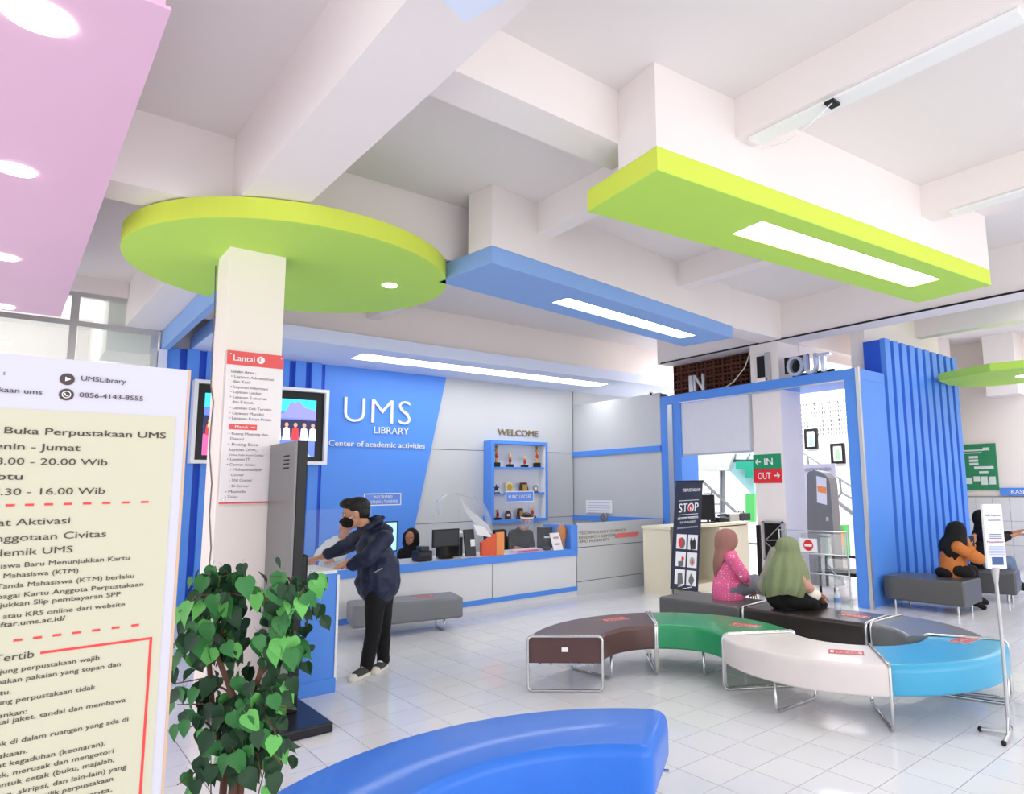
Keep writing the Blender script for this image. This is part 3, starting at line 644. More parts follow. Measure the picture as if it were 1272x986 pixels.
plaque(7.32, s2+.03, 'round pale gold plaque on the middle shelf', mat('pale_gold', (225, 214, 160), .4), .19, .19)
plaque(7.66, s2+.03, 'dark trapezoid case with a gold plate on the middle shelf', wdm, .24, .2, 'case')
plaque(7.95, s2+.03, 'small arched stone plaque on the middle shelf', mat('grey_stone', (160, 158, 150), .6), .11, .17, 'arch')
tall_trophy(7.05, Z0+.06, .2, 'small clear and gold trophy at the left of the bottom shelf')
plaque(7.3, Z0+.06, 'small dark framed plaque on the bottom shelf', wdm, .13, .17, 'arch')
plaque(7.58, Z0+.06, 'wide dark plaque on the bottom shelf behind the clerk', wdm, .18, .2, 'case')
tall_trophy(7.86, Z0+.06, .22, 'small dark trophy at the right of the bottom shelf')
# notice and crumpled sticker on the side wall rail
t = thing('paper_notice', 'white laminated notice taped above the blue rail on the side wall', 'notice', (9.06, 10.0, 1.12))
a, b = xp(728, 621, 9.05), xp(761, 638, 9.05)
nt_ = MB().box(9.045, 9.05, b.y, a.y, b.z, a.z).build('sheet', 'white', t)
for k in range(5): MB().box(9.043, 9.045, b.y+.06, a.y-.06, a.z-.06-k*.05, a.z-.05-k*.05).build('printed_line', mat('lilac_print', (170, 180, 225), .6), t)
t = thing('round_badge', 'crumpled round foil badge on the lower blue rail', 'badge', (9.02, 9.9, 1.0)); c = xp(750, 643, 9.02)
MB().lathe([(0, 0), (.1, 0), (.1, .006), (.06, .014), (.02, .006), (0, .01)], c, seg=14, axis=(-1, 0, 0)).build('foil', mat('crumpled_foil', (150, 150, 150), .25, .6, var=.5, scale=30, bump=.6), t, smooth=True)
# camera under the soffit
t = thing('security_camera', 'small white dome security camera beside the soffit end', 'camera', (9.0, 9.2, 3.46)); c = xp(809, 489, 9.0)
MB().ell(c, .05, .05, .045).build('dome', 'white', t, smooth=True); MB().ell(c+Vector((-.03, -.02, -.01)), .025, .025, .025).build('lens', 'black', t, smooth=True)
MB().cyl(c+Vector((0, .0, 0)), (9.07, c.y+.05, c.z-.02), .015).build('bracket', 'white', t)

# =====================================================================
#                         CREAM DESK, STOP BANNER
# =====================================================================
cd = thing('goods_desk', 'cream laminate goods desk with an open dark niche under the portal', 'desk', (9, 7.5, 0))
f = MB().box(7.97, 8.0, 7.3, 7.9, 0, 1.03).box(10.0, 10.03, 7.3, 7.9, 0, 1.03).box(8.0, 10.0, 7.87, 7.9, 0, 1.03).box(8.0, 8.45, 7.3, 7.32, 0, 1.03).box(8.45, 9.2, 7.3, 7.86, 0, .12)
f.build('carcass', 'cream', cd); MB().box(7.95, 10.05, 7.27, 7.92, 1.03, 1.075).build('top', 'cream', cd, bevel=.004)
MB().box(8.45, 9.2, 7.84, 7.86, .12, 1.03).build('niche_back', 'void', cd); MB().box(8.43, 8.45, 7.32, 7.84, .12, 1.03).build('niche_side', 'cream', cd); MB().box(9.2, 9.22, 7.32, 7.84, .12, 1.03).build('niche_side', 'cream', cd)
MB().box(9.2, 10.0, 7.29, 7.31, .02, 1.01).build('door', 'cream', cd)
DX = lambda x: yp(x, 650, 7.6).x
t = thing('desk_monitor', 'thin black monitor seen edge-on at the left of the cream desk', 'monitor', (8.55, 7.6, 1.075))
MB().obox((DX(879), 7.6, 1.34), (.02, .01, 0), (.05, -.13, 0), (0, 0, .22)).build('casing', 'black', t, bevel=.004); MB().cyl((DX(880), 7.6, 1.09), (DX(879), 7.6, 1.2), .02).build('neck', 'black', t); MB().box(DX(875), DX(884), 7.5, 7.7, 1.075, 1.09).build('foot', 'black', t, bevel=.004)
t = thing('desk_telephone', 'black desk telephone on the cream desk', 'telephone', (8.95, 7.6, 1.075))
MB().prism([(DX(888), 7.5, 1.076), (DX(900), 7.5, 1.076), (DX(900), 7.5, 1.13), (DX(888), 7.5, 1.16)], (0, .2, 0)).build('base', 'black', t, bevel=.006); MB().tube([(DX(888), 7.52, 1.19), (DX(891), 7.52, 1.2), (DX(897), 7.52, 1.2), (DX(900), 7.52, 1.17)], .022, 8).build('handset', 'black', t)
t = thing('storage_carton', 'small grey carton on the cream desk', 'box', (9.25, 7.6, 1.075)); MB().box(DX(902), DX(913), 7.5, 7.7, 1.075, 1.2).build('body', mat('grey_card', (190, 190, 180), .7), t); MB().box(DX(902)-.01, DX(913)+.01, 7.49, 7.71, 1.2, 1.22).build('lid', 'white', t)
t = thing('storage_carton', 'dark grey case next to the carton on the cream desk', 'box', (9.6, 7.6, 1.075)); MB().box(DX(915), DX(927), 7.5, 7.7, 1.075, 1.2).build('body', 'dark', t); MB().tube([(DX(918), 7.6, 1.2), (DX(918), 7.6, 1.24), (DX(924), 7.6, 1.24), (DX(924), 7.6, 1.2)], .01, 6).build('handle', 'black', t)
# roll-up STOP banner
Bz = [Vector((7.78, 7.12, .06)), Vector((8.43, 6.98, .06))]
navy = mat('navy_banner_vinyl', (44, 50, 72), .5)
st = thing('stop_banner', 'dark blue roll-up STOP banner beside the cream desk', 'banner', (8.1, 7.05, 0))
bl, br, tl, tr_ = [yp(x, y, Y) for x, y, Y in ((833, 731, 7.1), (867, 736, 7.1), (840, 598, 7.1), (873, 597, 7.1))]
MB().prism([bl, br, tr_, tl], (0, .01, 0)).build('vinyl_sheet', navy, st)
MB().cyl(tl+Vector((-.01, 0, 0)), tr_+Vector((.01, 0, 0)), .014).build('top_rail', 'black', st); MB().cyl((8.12, 7.14, 0.03), (8.2, 7.14, 1.75), .012).build('pole', 'alu', st)
MB().obox((8.08, 7.12, .03), (.3, .0, 0), (0, .07, 0), (0, 0, .028)).build('base_case', 'dark', st, bevel=.01)
fp = bl; MB().tube([(fp.x, 7.05, fp.z), (fp.x, 7.05, .03)], .008, 6).build('foot_rod', 'black', st); MB().ell((fp.x, 7.03, .03), .03, .03, .03).build('foot_knob', 'black', st)
E_ = (tr_-tl).length; Ux = (tr_-tl).normalized(); Vz = ((tl-bl)).normalized()
def S(u, v): return bl*(1-u)*(1-v)+br*u*(1-v)+tl*(1-u)*v+tr_*u*v + Vector((0, -.002, 0))
w = E_
text('STOP', S(.14, .705), Ux, Vz, .135, 'white', st, width=w*.72, bold=.035)
rdc = mat('stop_red', (232, 60, 60), .5); c = S(.56, .745); MB().lathe([(0, 0), (.05, 0), (.05, .002), (0, .002)], c+Vector((0, -.004, 0)), seg=20, axis=(0, -1, 0)).build('red_roundel', rdc, st)
MB().obox(c+Vector((0, -.008, 0)), (.012, 0, 0), (0, .001, 0), (0, 0, .026)).build('hand_mark', 'white', st)
text('DILARANG MEMBAWA', S(.12, .635), Ux, Vz, .032, 'white', st, width=w*.76, bold=.02); text('TAS DAN JAKET', S(.2, .60), Ux, Vz, .032, 'white', st, width=w*.6, bold=.02)
text('PERPUSTAKAAN', S(.25, .9), Ux, Vz, .05, 'white', st, width=w*.66, bold=.03)
for v in (.7, .83, .675): MB().obox(S(.5, v-.01), Ux*w*.37, (0, .001, 0), (0, 0, .004)).build('rule_line', 'white', st)
MB().obox(S(.5, .57), Ux*w*.38, (0, .001, 0), (0, 0, .012)).build('caption_bar', mat('grey_print', (150, 150, 158), .5), st)
for r_ in range(3):
    for c_ in range(2):
        u0, v0 = .12+c_*.42, .37-r_*.16; cc = S(u0+.17, v0+.06)
        pn = MB().prism([S(u0, v0), S(u0+.36, v0), S(u0+.36, v0+.135), S(u0, v0+.135)], (0, .001, 0)).build('picture_panel', 'white', st)
        k = r_*2+c_; cc = S(u0+.18, v0+.055)+Vector((0, -.003, 0)); g1 = mat('print_grey', (110, 112, 110), .6); g2 = mat('print_dark', (50, 50, 55), .6)
        if k == 0: MB().ell(cc+Vector((.01, 0, 0)), .075, .002, .085).build('bag_print', g1, st); MB().ell(cc+Vector((-.03, -.002, .01)), .045, .002, .07).build('bag_print', rdc, st)
        if k == 1: MB().prism([cc+Vector(q) for q in ((-.06, 0, -.09), (.06, 0, -.09), (.07, 0, .03), (.04, 0, .1), (.02, 0, .05), (-.02, 0, .05), (-.04, 0, .1), (-.07, 0, .03))], (0, .001, 0)).build('vest_print', g2, st)
        if k == 2: MB().obox(cc+Vector((0, 0, -.05)), (.06, 0, 0), (0, .001, 0), (0, 0, .04)).build('shoe_print', g1, st); MB().ell(cc+Vector((.05, 0, .02)), .03, .002, .04).build('tag_print', rdc, st)
        if k == 3: MB().ell(cc, .06, .002, .07).build('bag_print', mat('print_pale', (180, 175, 170), .6), st); MB().ell(cc+Vector((0, -.001, -.01)), .03, .002, .03).build('bag_print', rdc, st)
        if k == 4: MB().prism([cc+Vector(q) for q in ((-.06, 0, -.09), (.07, 0, -.09), (.055, 0, .08), (-.045, 0, .08))], (0, .001, 0)).build('shorts_print', g1, st)
        if k == 5: MB().prism([cc+Vector(q) for q in ((0, 0, -.1), (.07, 0, -.02), (.05, 0, .03), (0, 0, .1), (-.05, 0, .03), (-.07, 0, -.02))], (0, .001, 0)).build('garment_print', g1, st)
for v, a in ((.035, .25), (.035, .6), (.018, .4)): MB().obox(S(a+.08, v), Ux*.05, (0, .001, 0), (0, 0, .006)).build('caption_bar', 'white', st)

# =====================================================================
#                         KIOSK, PLINTH, SIGN BOARDS
# =====================================================================
kk = thing('information_kiosk', 'tall slim grey and black information kiosk on a black floor plate', 'kiosk', (1.72, 5.8, 0))
MB().box(1.25, 1.90, 5.06, 6.0, 0, .07).build('base_plate', mat('kiosk_black', (26, 27, 36), .3), kk, bevel=.012)
sidem = mat('kiosk_grey_metal', (122, 122, 122), .35, .35, var=.03)
MB().box(1.695, 1.775, 5.46, 6.12, .07, 2.115).build('housing', 'black', kk, bevel=.008)
MB().box(1.678, 1.695, 5.46, 6.12, .07, 2.115).build('back_cover', sidem, kk)
for i in range(6):
    for j in range(4): MB().box(1.674, 1.679, 5.60+i*.025, 5.614+i*.025, 1.90+j*.032, 1.912+j*.032).build('vent_slot', 'black', kk)
MB().box(1.776, 1.785, 5.52, 6.06, 1.0, 1.95).build('screen', mat('dark_screen', (14, 16, 22), .12), kk)
MB().box(1.785, 1.86, 5.6, 6.0, .98, 1.22).build('keyboard_shelf', 'black', kk, bevel=.02)
for k in range(7):
    for j in range(7):
        if (k-3)**2+(j-3)**2 < 12: MB().box(1.674, 1.679, 5.62+k*.02, 5.628+k*.02, .62+j*.02, .628+j*.02).build('speaker_hole', 'black', kk)
pl = thing('blue_plinth', 'blue laminate plinth with a white top that the man leans on', 'plinth', (2.05, 6.3, 0))
MB().box(1.80, 2.25, 6.03, 6.6, .12, 1.0).build('body', 'blue', pl); MB().box(1.79, 2.265, 6.015, 6.6, 0, .12).build('foot_board', 'blue', pl, bevel=.004)
MB().box(2.25, 2.27, 6.02, 6.6, .1, .985).build('edge_strip', 'white', pl); MB().box(1.79, 2.25, 6.02, 6.6, 1.0, 1.03).build('top', 'white', pl, bevel=.006)
t = thing('paper_sheet', 'white paper sheet on top of the blue plinth', 'paper', (2.02, 6.3, 1.03)); MB().box(1.92, 2.2, 6.12, 6.45, 1.031, 1.035).build('sheet', 'white', t)
t = thing('card_reader', 'small white card reader box on the counter edge behind the man', 'device', (3.5, 8.42, ZT))
MB().box(3.33, 3.66, 8.33, 8.47, ZT+.001, ZT+.075).build('body', 'white', t, bevel=.01); MB().box(3.36, 3.5, 8.325, 8.331, ZT+.03, ZT+.045).build('slot', 'black', t)
# floor guide on the column
ls = thing('floor_guide_sign', 'clear acrylic floor guide sign with red header on the white column', 'sign', (1.54, 6.15, 1.63))
YS = 6.17
MB().box(1.315, 1.765, YS, YS+.012, 1.62, 2.91).build('acrylic_plate', mat('frosted_white_plate', (246, 240, 240), .25), ls, bevel=.002)
redh = mat('header_red', (240, 92, 92), .4); greyt = mat('grey_lettering', (112, 108, 112), .6)
MB().box(1.315, 1.765, YS-.003, YS-.0005, 2.79, 2.91).build('red_header', redh, ls); MB().box(1.315, 1.765, YS-.003, YS-.0005, 1.625, 1.64).build('red_footer', redh, ls)
Z = lambda x, y: (260+x/4.482, 420+y/4.482)
def ltxt(s, x, y, x2=None, cap=.022, m=greyt, b=.0):
    P = yp(*Z(x, y), YS-.001); wd = None
    if x2: wd = yp(*Z(x2, y), YS-.001).x-P.x
    text(s, (P.x, YS-.002, P.z), XD, ZD, cap, m, ls, width=wd, bold=b)
text('Lantai', (yp(*Z(133, 130), YS).x, YS-.004, 2.825), XD, ZD, .05, 'white', ls, width=.165, bold=.03)
c = yp(*Z(286, 130), YS); MB().lathe([(0, 0), (.032, 0), (.032, .002), (0, .002)], (c.x, YS-.004, 2.85), axis=(0, -1, 0)).build('number_disc', 'white', ls)
text('1', (c.x-.01, YS-.007, 2.832), XD, ZD, .036, redh, ls, bold=.03)
rows = [('Lobby Area :', 122, 190, 260), ('• Layanan Administrasi', 120, 218, 358), ('dan Kasir', 132, 246, 232), ('• Layanan Informasi', 118, 275, 325), ('• Layanan Locker', 116, 303, 292), ('• Layanan E-Journal', 114, 332, 318), ('dan E-book', 128, 360, 246),
        ('• Layanan Cek Turnitin', 112, 392, 345), ('• Layanan Mandiri', 110, 422, 302), ('• Layanan Karya Ilmiah', 108, 450, 345), ('• Ruang Meeting dan', 106, 537, 325), ('Diskusi', 116, 566, 190), ('• Ruang Baca', 103, 596, 272), ('Layanan OPAC', 112, 626, 266),
        ('• Layanan IT', 98, 680, 225), ('• Corner Area :', 96, 710, 256), ('- Muhammadiyah', 114, 738, 292), ('Corner', 120, 768, 192), ('- SNI Corner', 110, 798, 238), ('- BI Corner', 108, 830, 220), ('• Mushola', 86, 862, 200), ('• Toilet', 84, 892, 158)]
for s, x, y, x2 in rows: ltxt(s, x, y, x2, b=.012 if y == 190 else 0)
ltxt('(Online Public Access Catalog)', 108, 654, 300, cap=.015)
P = yp(*Z(108, 507), YS); Q = yp(*Z(264, 507), YS); MB().box(P.x, Q.x, YS-.003, YS-.0005, P.z, P.z+.048).build('red_tab', redh, ls)
text('Masuk', (P.x+.045, YS-.005, P.z+.012), XD, ZD, .025, 'white', ls, width=.1, bold=.03)
MB().obox((Q.x-.03, YS-.005, P.z+.024), (.016, 0, 0), (0, .001, 0), (0, 0, .003)).build('arrow', 'white', ls)
for xx, zz in ((1.34, 2.88), (1.74, 2.88), (1.345, 1.66)): MB().lathe([(0, 0), (.008, 0), (.006, .012), (0, .012)], (xx, YS-.003, zz), seg=10, axis=(0, -1, 0)).build('stud', 'chrome', ls)
t = thing('thin_cable', 'thin wavy grey cable hanging down the left edge of the column', 'cable', (1.28, 6.5, 1))
pts = [xp(x, y, 1.292) for x, y in ((268, 330), (266, 400), (263, 440), (262, 480), (265, 500), (262, 530), (260, 560), (263, 600), (260, 640), (262, 680), (258, 720))]
MB().tube(pts, .005, 6).build('cord', greyt, t)

# ---- notice board at the near left
nb = thing('opening_hours_board', 'tall free-standing white notice board with opening hours at the left edge', 'notice board', (-.2, 2.2, 0))
YN = 2.2
MB().box(-.85, .372, YN, YN+.018, .35, 2.072).build('panel', mat('lilac_white_print', (208, 206, 220), .55, var=.005), nb)
MB().box(.372, .378, YN-.002, YN+.02, .35, 2.072).build('wood_edge', mat('pale_wood_edge', (214, 180, 150), .6), nb)
MB().box(-.78, .348, YN-.002, YN-.0003, .45, 1.935).build('cream_field', mat('cream_print', (206, 203, 180), .6, var=.005), nb)
for xx in (-.8, .33):
    MB().box(xx-.02, xx+.02, YN+.02, YN+.05, 0, 2.0).build('leg', 'alu', nb); MB().box(xx-.02, xx+.02, YN-.2, YN+.3, 0, .03).build('foot', 'alu', nb)
ink = mat('brown_black_ink', (84, 70, 68), .7); redi = mat('red_ink', (236, 70, 70), .6)
def nrow(full, vis, xl, xr, y, cap, b=0.0):
    A, B = yp(xl, y, YN), yp(xr, y, YN); text(full, (B.x, YN-.002, B.z), XD, ZD, cap, ink, nb, width=B.x-A.x, vis=vis, bold=b, right=True, depth=.001)
def nl(full, vis, xl, xr, y, cap, b=0.0): 
    # board rows: y read at the right-hand end
    nrow(full, vis, xl, xr, y, cap, b)
nl('UMSLibrary', None, 100.3, 156.2, 476.8, .0125, .01); nl('0856-4143-8555', None, 98, 177.3, 498, .0125, .012)
nl('perpustakaan ums', 'aan ums', 5, 52, 490, .0125, .008); nl('s', None, 4, 6.5, 466, .012)
nl('Jam Buka Perpustakaan UMS', 'Buka Perpustakaan UMS', 4.8, 205.4, 544.6, .0165, .022); nl('Senin - Jumat', 'nin - Jumat', 5, 99.4, 560, .0165, .022)
nl('08.00 - 20.00 Wib', '.00 - 20.00 Wib', 5, 133, 578, .0165, .004); nl('Sabtu', 'tu', 8, 27.8, 595.6, .0165, .022)
nl('08.30 - 16.00 Wib', '30 - 16.00 Wib', 6.2, 130, 613.2, .0165, .004)
nl('Syarat Aktivasi', 't Aktivasi', 6.2, 86.6, 650, .0165, .004); nl('Keanggotaan Civitas', 'ggotaan Civitas', 5, 131.5, 666.4, .0165, .004); nl('Akademik UMS', 'emik UMS', 5, 90, 685.6, .0165, .004)
S_ = [('Mahasiswa Baru Menunjukkan Kartu', 'swa Baru Menunjukkan Kartu', 160.5, 695), ('Mahasiswa (KTM)', 'Mahasiswa (KTM)', 97, 711), ('Kartu Tanda Mahasiswa (KTM) berlaku', 'anda Mahasiswa (KTM) berlaku', 166, 717.4),
      ('sebagai Kartu Anggota Perpustakaan', 'agai Kartu Anggota Perpustakaan', 177.6, 727.6), ('Menunjukkan Slip pembayaran SPP', 'ukkan Slip pembayaran SPP', 149.5, 740), ('atau KRS online dari website', 'atau KRS online dari website', 155, 752.4)]
for a, v, x, y in S_: nl(a, v, 5, x, y, .0112, .006)
nl('daftar.ums.ac.id/', 'tar.ums.ac.id/', 5, 80.7, 770, .0115, .022)
nl('Tata Tertib', 'ertib', 5, 42, 816, .0165, .006)
R_ = [('Setiap pengunjung perpustakaan wajib', 'ung perpustakaan wajib', 123.3, 819), ('mengenakan pakaian yang sopan dan', 'akan pakaian yang sopan dan', 149.5, 826.8), ('rapi, bersepatu.', 'u.', 13.6, 861), ('Pengunjung perpustakaan tidak', 'ng perpustakaan tidak', 118.4, 855.3),
      ('diperkenankan:', 'nkan:', 32.8, 885.7), ('Memakai jaket, sandal dan membawa', 'ai jaket, sandal dan membawa', 155.8, 871.2), ('Merokok di dalam ruangan yang ada di', 'k di dalam ruangan yang ada di', 159, 895), ('perpustakaan.', 'kaan.', 34, 934.5), ('Membuat kegaduhan (keonaran).', 't kegaduhan (keonaran).', 130.6, 925),
      ('Merobek, merusak dan mengotori', 'k, merusak dan mengotori', 140.7, 934.5), ('bentuk cetak (buku, majalah,', 'ntuk cetak (buku, majalah,', 141.6, 945.4), ('koran, skripsi, dan lain-lain) yang', 'an, skripsi, dan lain-lain) yang', 156.7, 954), ('milik perpustakaan', 'lik perpustakaan', 140, 969), ('bukan anggota.', 'nggota.', 139.3, 982)]
for a, v, x, y in R_: nl(a, v, 5 if x != 140 and x != 139.3 else (64 if x == 140 else 95), x, y, .0112, .006)
def dash(n, xa, ya, xb, yb, hw):
    for k in range(n):
        x = xa+(xb-xa)*k/(n-1); y = ya+(yb-ya)*k/(n-1); c = yp(x, y, YN); MB().box(c.x-hw, c.x+hw, YN-.0035, YN-.002, c.z-.0028, c.z+.0028).build('red_dash', redi, nb)
dash(8, 12.8, 627.4, 179.7, 623.4, .0085); dash(7, 22.3, 794.6, 167.7, 776.2, .0085)
A, B = yp(50, 811, YN), yp(189, 792, YN); MB().box(A.x, B.x, YN-.0035, YN-.002, B.z-.003, B.z+.003).build('red_rule', redi, nb); MB().box(B.x-.006, B.x, YN-.0035, YN-.002, .6, B.z-.003).build('red_rule', redi, nb)
for (x, y, k) in ((83.5, 471, 0), (82.5, 490, 1)):
    c = yp(x, y, YN); MB().lathe([(0, 0), (.0155, 0), (.0155, .001), (0, .001)], (c.x, YN-.001, c.z), axis=(0, -1, 0), seg=28).build('round_icon', ink, nb)
    if k == 0: MB().prism([(c.x-.004, YN-.004, c.z-.006), (c.x+.008, YN-.004, c.z), (c.x-.004, YN-.004, c.z+.006)], (0, .001, 0)).build('play_mark', 'white', nb)
    else:
        MB().tube([(c.x+.0085*math.cos(a*PI/10), YN-.003, c.z+.0085*math.sin(a*PI/10)) for a in range(20)], .0012, 5, closed=True).build('ring_mark', 'white', nb)
        MB().tube([(c.x-.004, YN-.003, c.z+.004), (c.x-.002, YN-.003, c.z-.002), (c.x+.004, YN-.003, c.z-.004)], .0015, 5).build('handset_mark', 'white', nb)
# =====================================================================
#                         BENCHES
# =====================================================================
def leather(n, c, r=.38, var=.06): return mat(n, c, r, var=var, scale=5, bump=.12, bscale=160, coat=.25)
LB = leather('brown_vinyl', (88, 60, 58)); LG = leather('green_vinyl', (38, 150, 96)); LW = leather('ivory_vinyl', (226, 217, 214)); LC = leather('sky_blue_vinyl', (64, 166, 208), .3)
LD = leather('dark_espresso_vinyl', (52, 42, 42), .32); LGR = leather('grey_vinyl', (118, 120, 124)); LGD = leather('dark_grey_vinyl', (88, 88, 88)); LBL = leather('royal_blue_vinyl', (40, 118, 226), .42)
red_s = mat('sticker_red', (224, 52, 58), .5); wht_s = mat('sticker_clear_white', (240, 236, 236), .3, alpha=.75, var=0)
def sticker(parent, c, ang, z, w=.26, h=.13):
    U = Vector((math.cos(ang), math.sin(ang), 0)); V = Vector((-U.y, U.x, 0)); c = Vector((c[0], c[1], z))
    s = MB().obox(c+Vector((0, 0, .002)), U*w/2, V*h/2, (0, 0, .001)).build('notice_sticker', wht_s, parent)
    e = .006; f = MB()
    for a, b, x, y in ((0, 1, w*.46, e), (0, -1, w*.46, e), (1, 0, e, h*.42), (-1, 0, e, h*.42)): f.obox(c+U*a*w*.46+V*b*h*.42+Vector((0, 0, .0045)), U*x, V*y, (0, 0, .001))
    f.build('red_border', red_s, s)
    text('JAGA', c-U*w*.36+V*h*.06+Vector((0, 0, .005)), U, V, h*.3, red_s, s, width=w*.72, bold=.04, depth=.001)
    text('JARAK', c-U*w*.36-V*h*.33+Vector((0, 0, .005)), U, V, h*.3, red_s, s, width=w*.72, bold=.04, depth=.001)
def uframe(P, Q, ztop, name, parent, r=.0125, over=True):
    """a tubular floor loop between plan points P and Q; over=True carries it over the seat end"""
    P, Q = Vector((P[0], P[1], 0)), Vector((Q[0], Q[1], 0)); d = (Q-P).normalized(); L = (Q-P).length; k = .035; zt = ztop
    pts = [(0, r+k), (k*.3, r+k*.3), (k, r)]; loop = [(k, r), (L-k, r), (L-k*.3, r+k*.3), (L, r+k)]
    if over: loop += [(L, zt-k), (L-k*.3, zt-k*.3), (L-k, zt), (k, zt), (k*.3, zt-k*.3), (0, zt-k), (0, r+k), (k*.3, r+k*.3)]
    else: loop += [(L, zt)]; loop = [(0, zt), (0, r+k), (k*.3, r+k*.3)]+loop
    return MB().tube([tuple(P+d*a+Vector((0, 0, z))) for a, z in loop], r, 10, closed=over).build(name, 'chrome', parent, smooth=True)
def rprof(r0, r1, z0, z1, rt, rb=.02, n=5):
    pr_ = []
    for (cx_, cz_, a0, rr) in ((r1-rt, z1-rt, 0, rt), (r0+rt, z1-rt, 90, rt), (r0+rb, z0+rb, 180, rb), (r1-rb, z0+rb, 270, rb)):
        for k in range(n+1): a = math.radians(a0+90*k/n); pr_.append((cx_+rr*math.cos(a), cz_+rr*math.sin(a)))
    return pr_
def arc_bench(label, c, r0, r1, a0, a1, m, frames, z0=.235, z1=.45, rt=.035, st=None, group=None, soft=0, name='curved_bench', sup=()):
    am = math.radians((a0+a1)/2); rm = (r0+r1)/2
    t = thing(name, label, 'bench', (c[0]+rm*math.cos(am), c[1]+rm*math.sin(am), 0), group)
    N = max(8, int(abs(a1-a0)/3)); pf = rprof(r0, r1, z0, z1, rt); K = len(pf); vs = []; fs = []
    angs = [a0+(a1-a0)*i/N for i in range(N+1)]; sh = [(a, 0) for a in angs]
    if soft:
        da = math.copysign(math.degrees(soft/rm), a1-a0); e = [(0, 1), (.07, .62), (.2, .3), (.45, .1), (1, 0)]
        sh = [(a0+da*f, g*soft) for f, g in e]+[(a, 0) for a in angs if abs(a-a0) > abs(da)*1.1 and abs(a-a1) > abs(da)*1.1]+[(a1-da*f, g*soft) for f, g in reversed(e)]
    for a, ins in sh:
        ar = math.radians(a)
        for (r, z) in pf:
            r2 = rm+(r-rm)*(1-ins/(r1-rm)); zm = (z0+z1)/2; z2 = zm+(z-zm)*(1-ins/(z1-zm)*.9); vs.append((c[0]+r2*math.cos(ar), c[1]+r2*math.sin(ar), z2))
    n2 = len(sh)
    for i in range(n2-1):
        for k in range(K): fs.append((i*K+k, i*K+(k+1) % K, (i+1)*K+(k+1) % K, (i+1)*K+k))
    fs += [tuple(range(K)), tuple(reversed(range((n2-1)*K, n2*K)))]
    o = MB().add(vs, fs).build('seat', m, t); smooth_by_angle(o, 50)
    pol = lambda r, a: (c[0]+r*math.cos(math.radians(a)), c[1]+r*math.sin(math.radians(a)))
    # piping along both top edges
    for rr in (r0+rt*.5, r1-rt*.5):
        MB().tube([(*pol(rr, a), z1-rt*.28) for a, ins in sh if ins == 0], .004, 6).build('piping', m, t)
    for a in frames: uframe(pol(r0+.005, a), pol(r1-.005, a), z1+.008, 'end_frame', t)
    for a in sup: uframe(pol(r0+.09, a), pol(r1-.03, a), z0+.01, 'leg_frame', t, over=False)
    # under-seat rails
    for rr in (r0+.1, r1-.1): MB().tube([(*pol(rr, a0+(a1-a0)*k/8), z0-.012) for k in range(9)], .01, 6).build('rail', 'chrome', t)
    if st: sticker(t, pol(st[0], st[1]), math.radians(st[2]), z1+.0)
    return t
cA = (4.28, 4.02); cB = (5.66, 3.05)
b = arc_bench('brown vinyl curved bench at the left end of the ring, with a white tag', cA, .52, 1.17, 134, 51.5, LB, [134.6, 51.8], st=(.9, 75, -12), sup=(95,))
e0 = Vector((cA[0]+.845*math.cos(math.radians(134.4)), cA[1]+.845*math.sin(math.radians(134.4)), .35)); dd = Vector((math.cos(math.radians(134)), math.sin(math.radians(134)), 0)); nn = Vector((-dd.y, dd.x, 0))
MB().obox(e0+nn*.008, dd*.028, nn*.002, (0, 0, .018)).build('white_tag', 'white', b)
for sg in (-.12, .12): MB().obox(e0+nn*.004+dd*sg+Vector((0, 0, -.12)), dd*.01, nn*.006, (0, 0, .008)).build('bracket', 'chrome', b)
arc_bench('green vinyl curved bench between the brown and the ivory ones', cA, .52, 1.17, 50.8, -33.5, LG, [50.2, -33.2], st=(.9, -12, -75), sup=(8,))
arc_bench('ivory vinyl curved bench beside the sky blue one', cB, .54, 1.19, 146, 218.5, LW, [145.6, 218.9], st=(.86, 204, -60), sup=(178,))
arc_bench('sky blue glossy curved bench at the right end of the ring', cB, .54, 1.155, 219.8, 293, LC, [293.6], rt=.06, st=(.85, 287, -5), sup=(285,))
arc_bench('grey vinyl curved bench behind the sky blue one', (5.46, 3.10), .55, 1.17, -3, -56, LGR, [-2.2], sup=(-30,))
# foreground blue
arc_bench('royal blue curved bench in the foreground, rounded soft edges', (1.72, 1.90), .90, 1.52, 34.5, 136, LBL, [], z0=.16, z1=.455, rt=.055, soft=.09, sup=(44, 90, 128))
def box_bench(label, c, U, L, Wd, z0, z1, m, frames=(), legs='frame', stk=None, bev=.03, name='bench'):
    U = Vector(U).normalized(); V = Vector((-U.y, U.x, 0)); c = Vector((c[0], c[1], 0)); t = thing(name, label, 'bench', c)
    o = MB().obox(c+Vector((0, 0, (z0+z1)/2)), U*L/2, V*Wd/2, (0, 0, (z1-z0)/2)).build('seat', m, t, bevel=bev, seg=4); smooth_by_angle(o)
    for s in frames: P = c+U*s*(L/2-.004); uframe((P-V*Wd/2*.99)[:2], (P+V*Wd/2*.99)[:2], z1+.006, 'end_frame', t)
    if legs == 'frame':
        for s in (-1, 1): P = c+U*s*(L/2-.22); uframe((P-V*(Wd/2-.06))[:2], (P+V*(Wd/2-.06))[:2], z0+.01, 'leg_frame', t, over=False)
    else:
        for s in (-1, 1):
            for q in (-1, 1): P = c+U*s*(L/2-.12)+V*q*(Wd/2-.08); MB().cyl((P.x, P.y, 0), (P.x, P.y, z0+.01), .018).build('leg', 'chrome', t)
    if stk: P = c+U*stk; sticker(t, P[:2], math.atan2(U.y, U.x)+PI, z1)
    return t
Ud = Vector((.09, -1.28, 0))
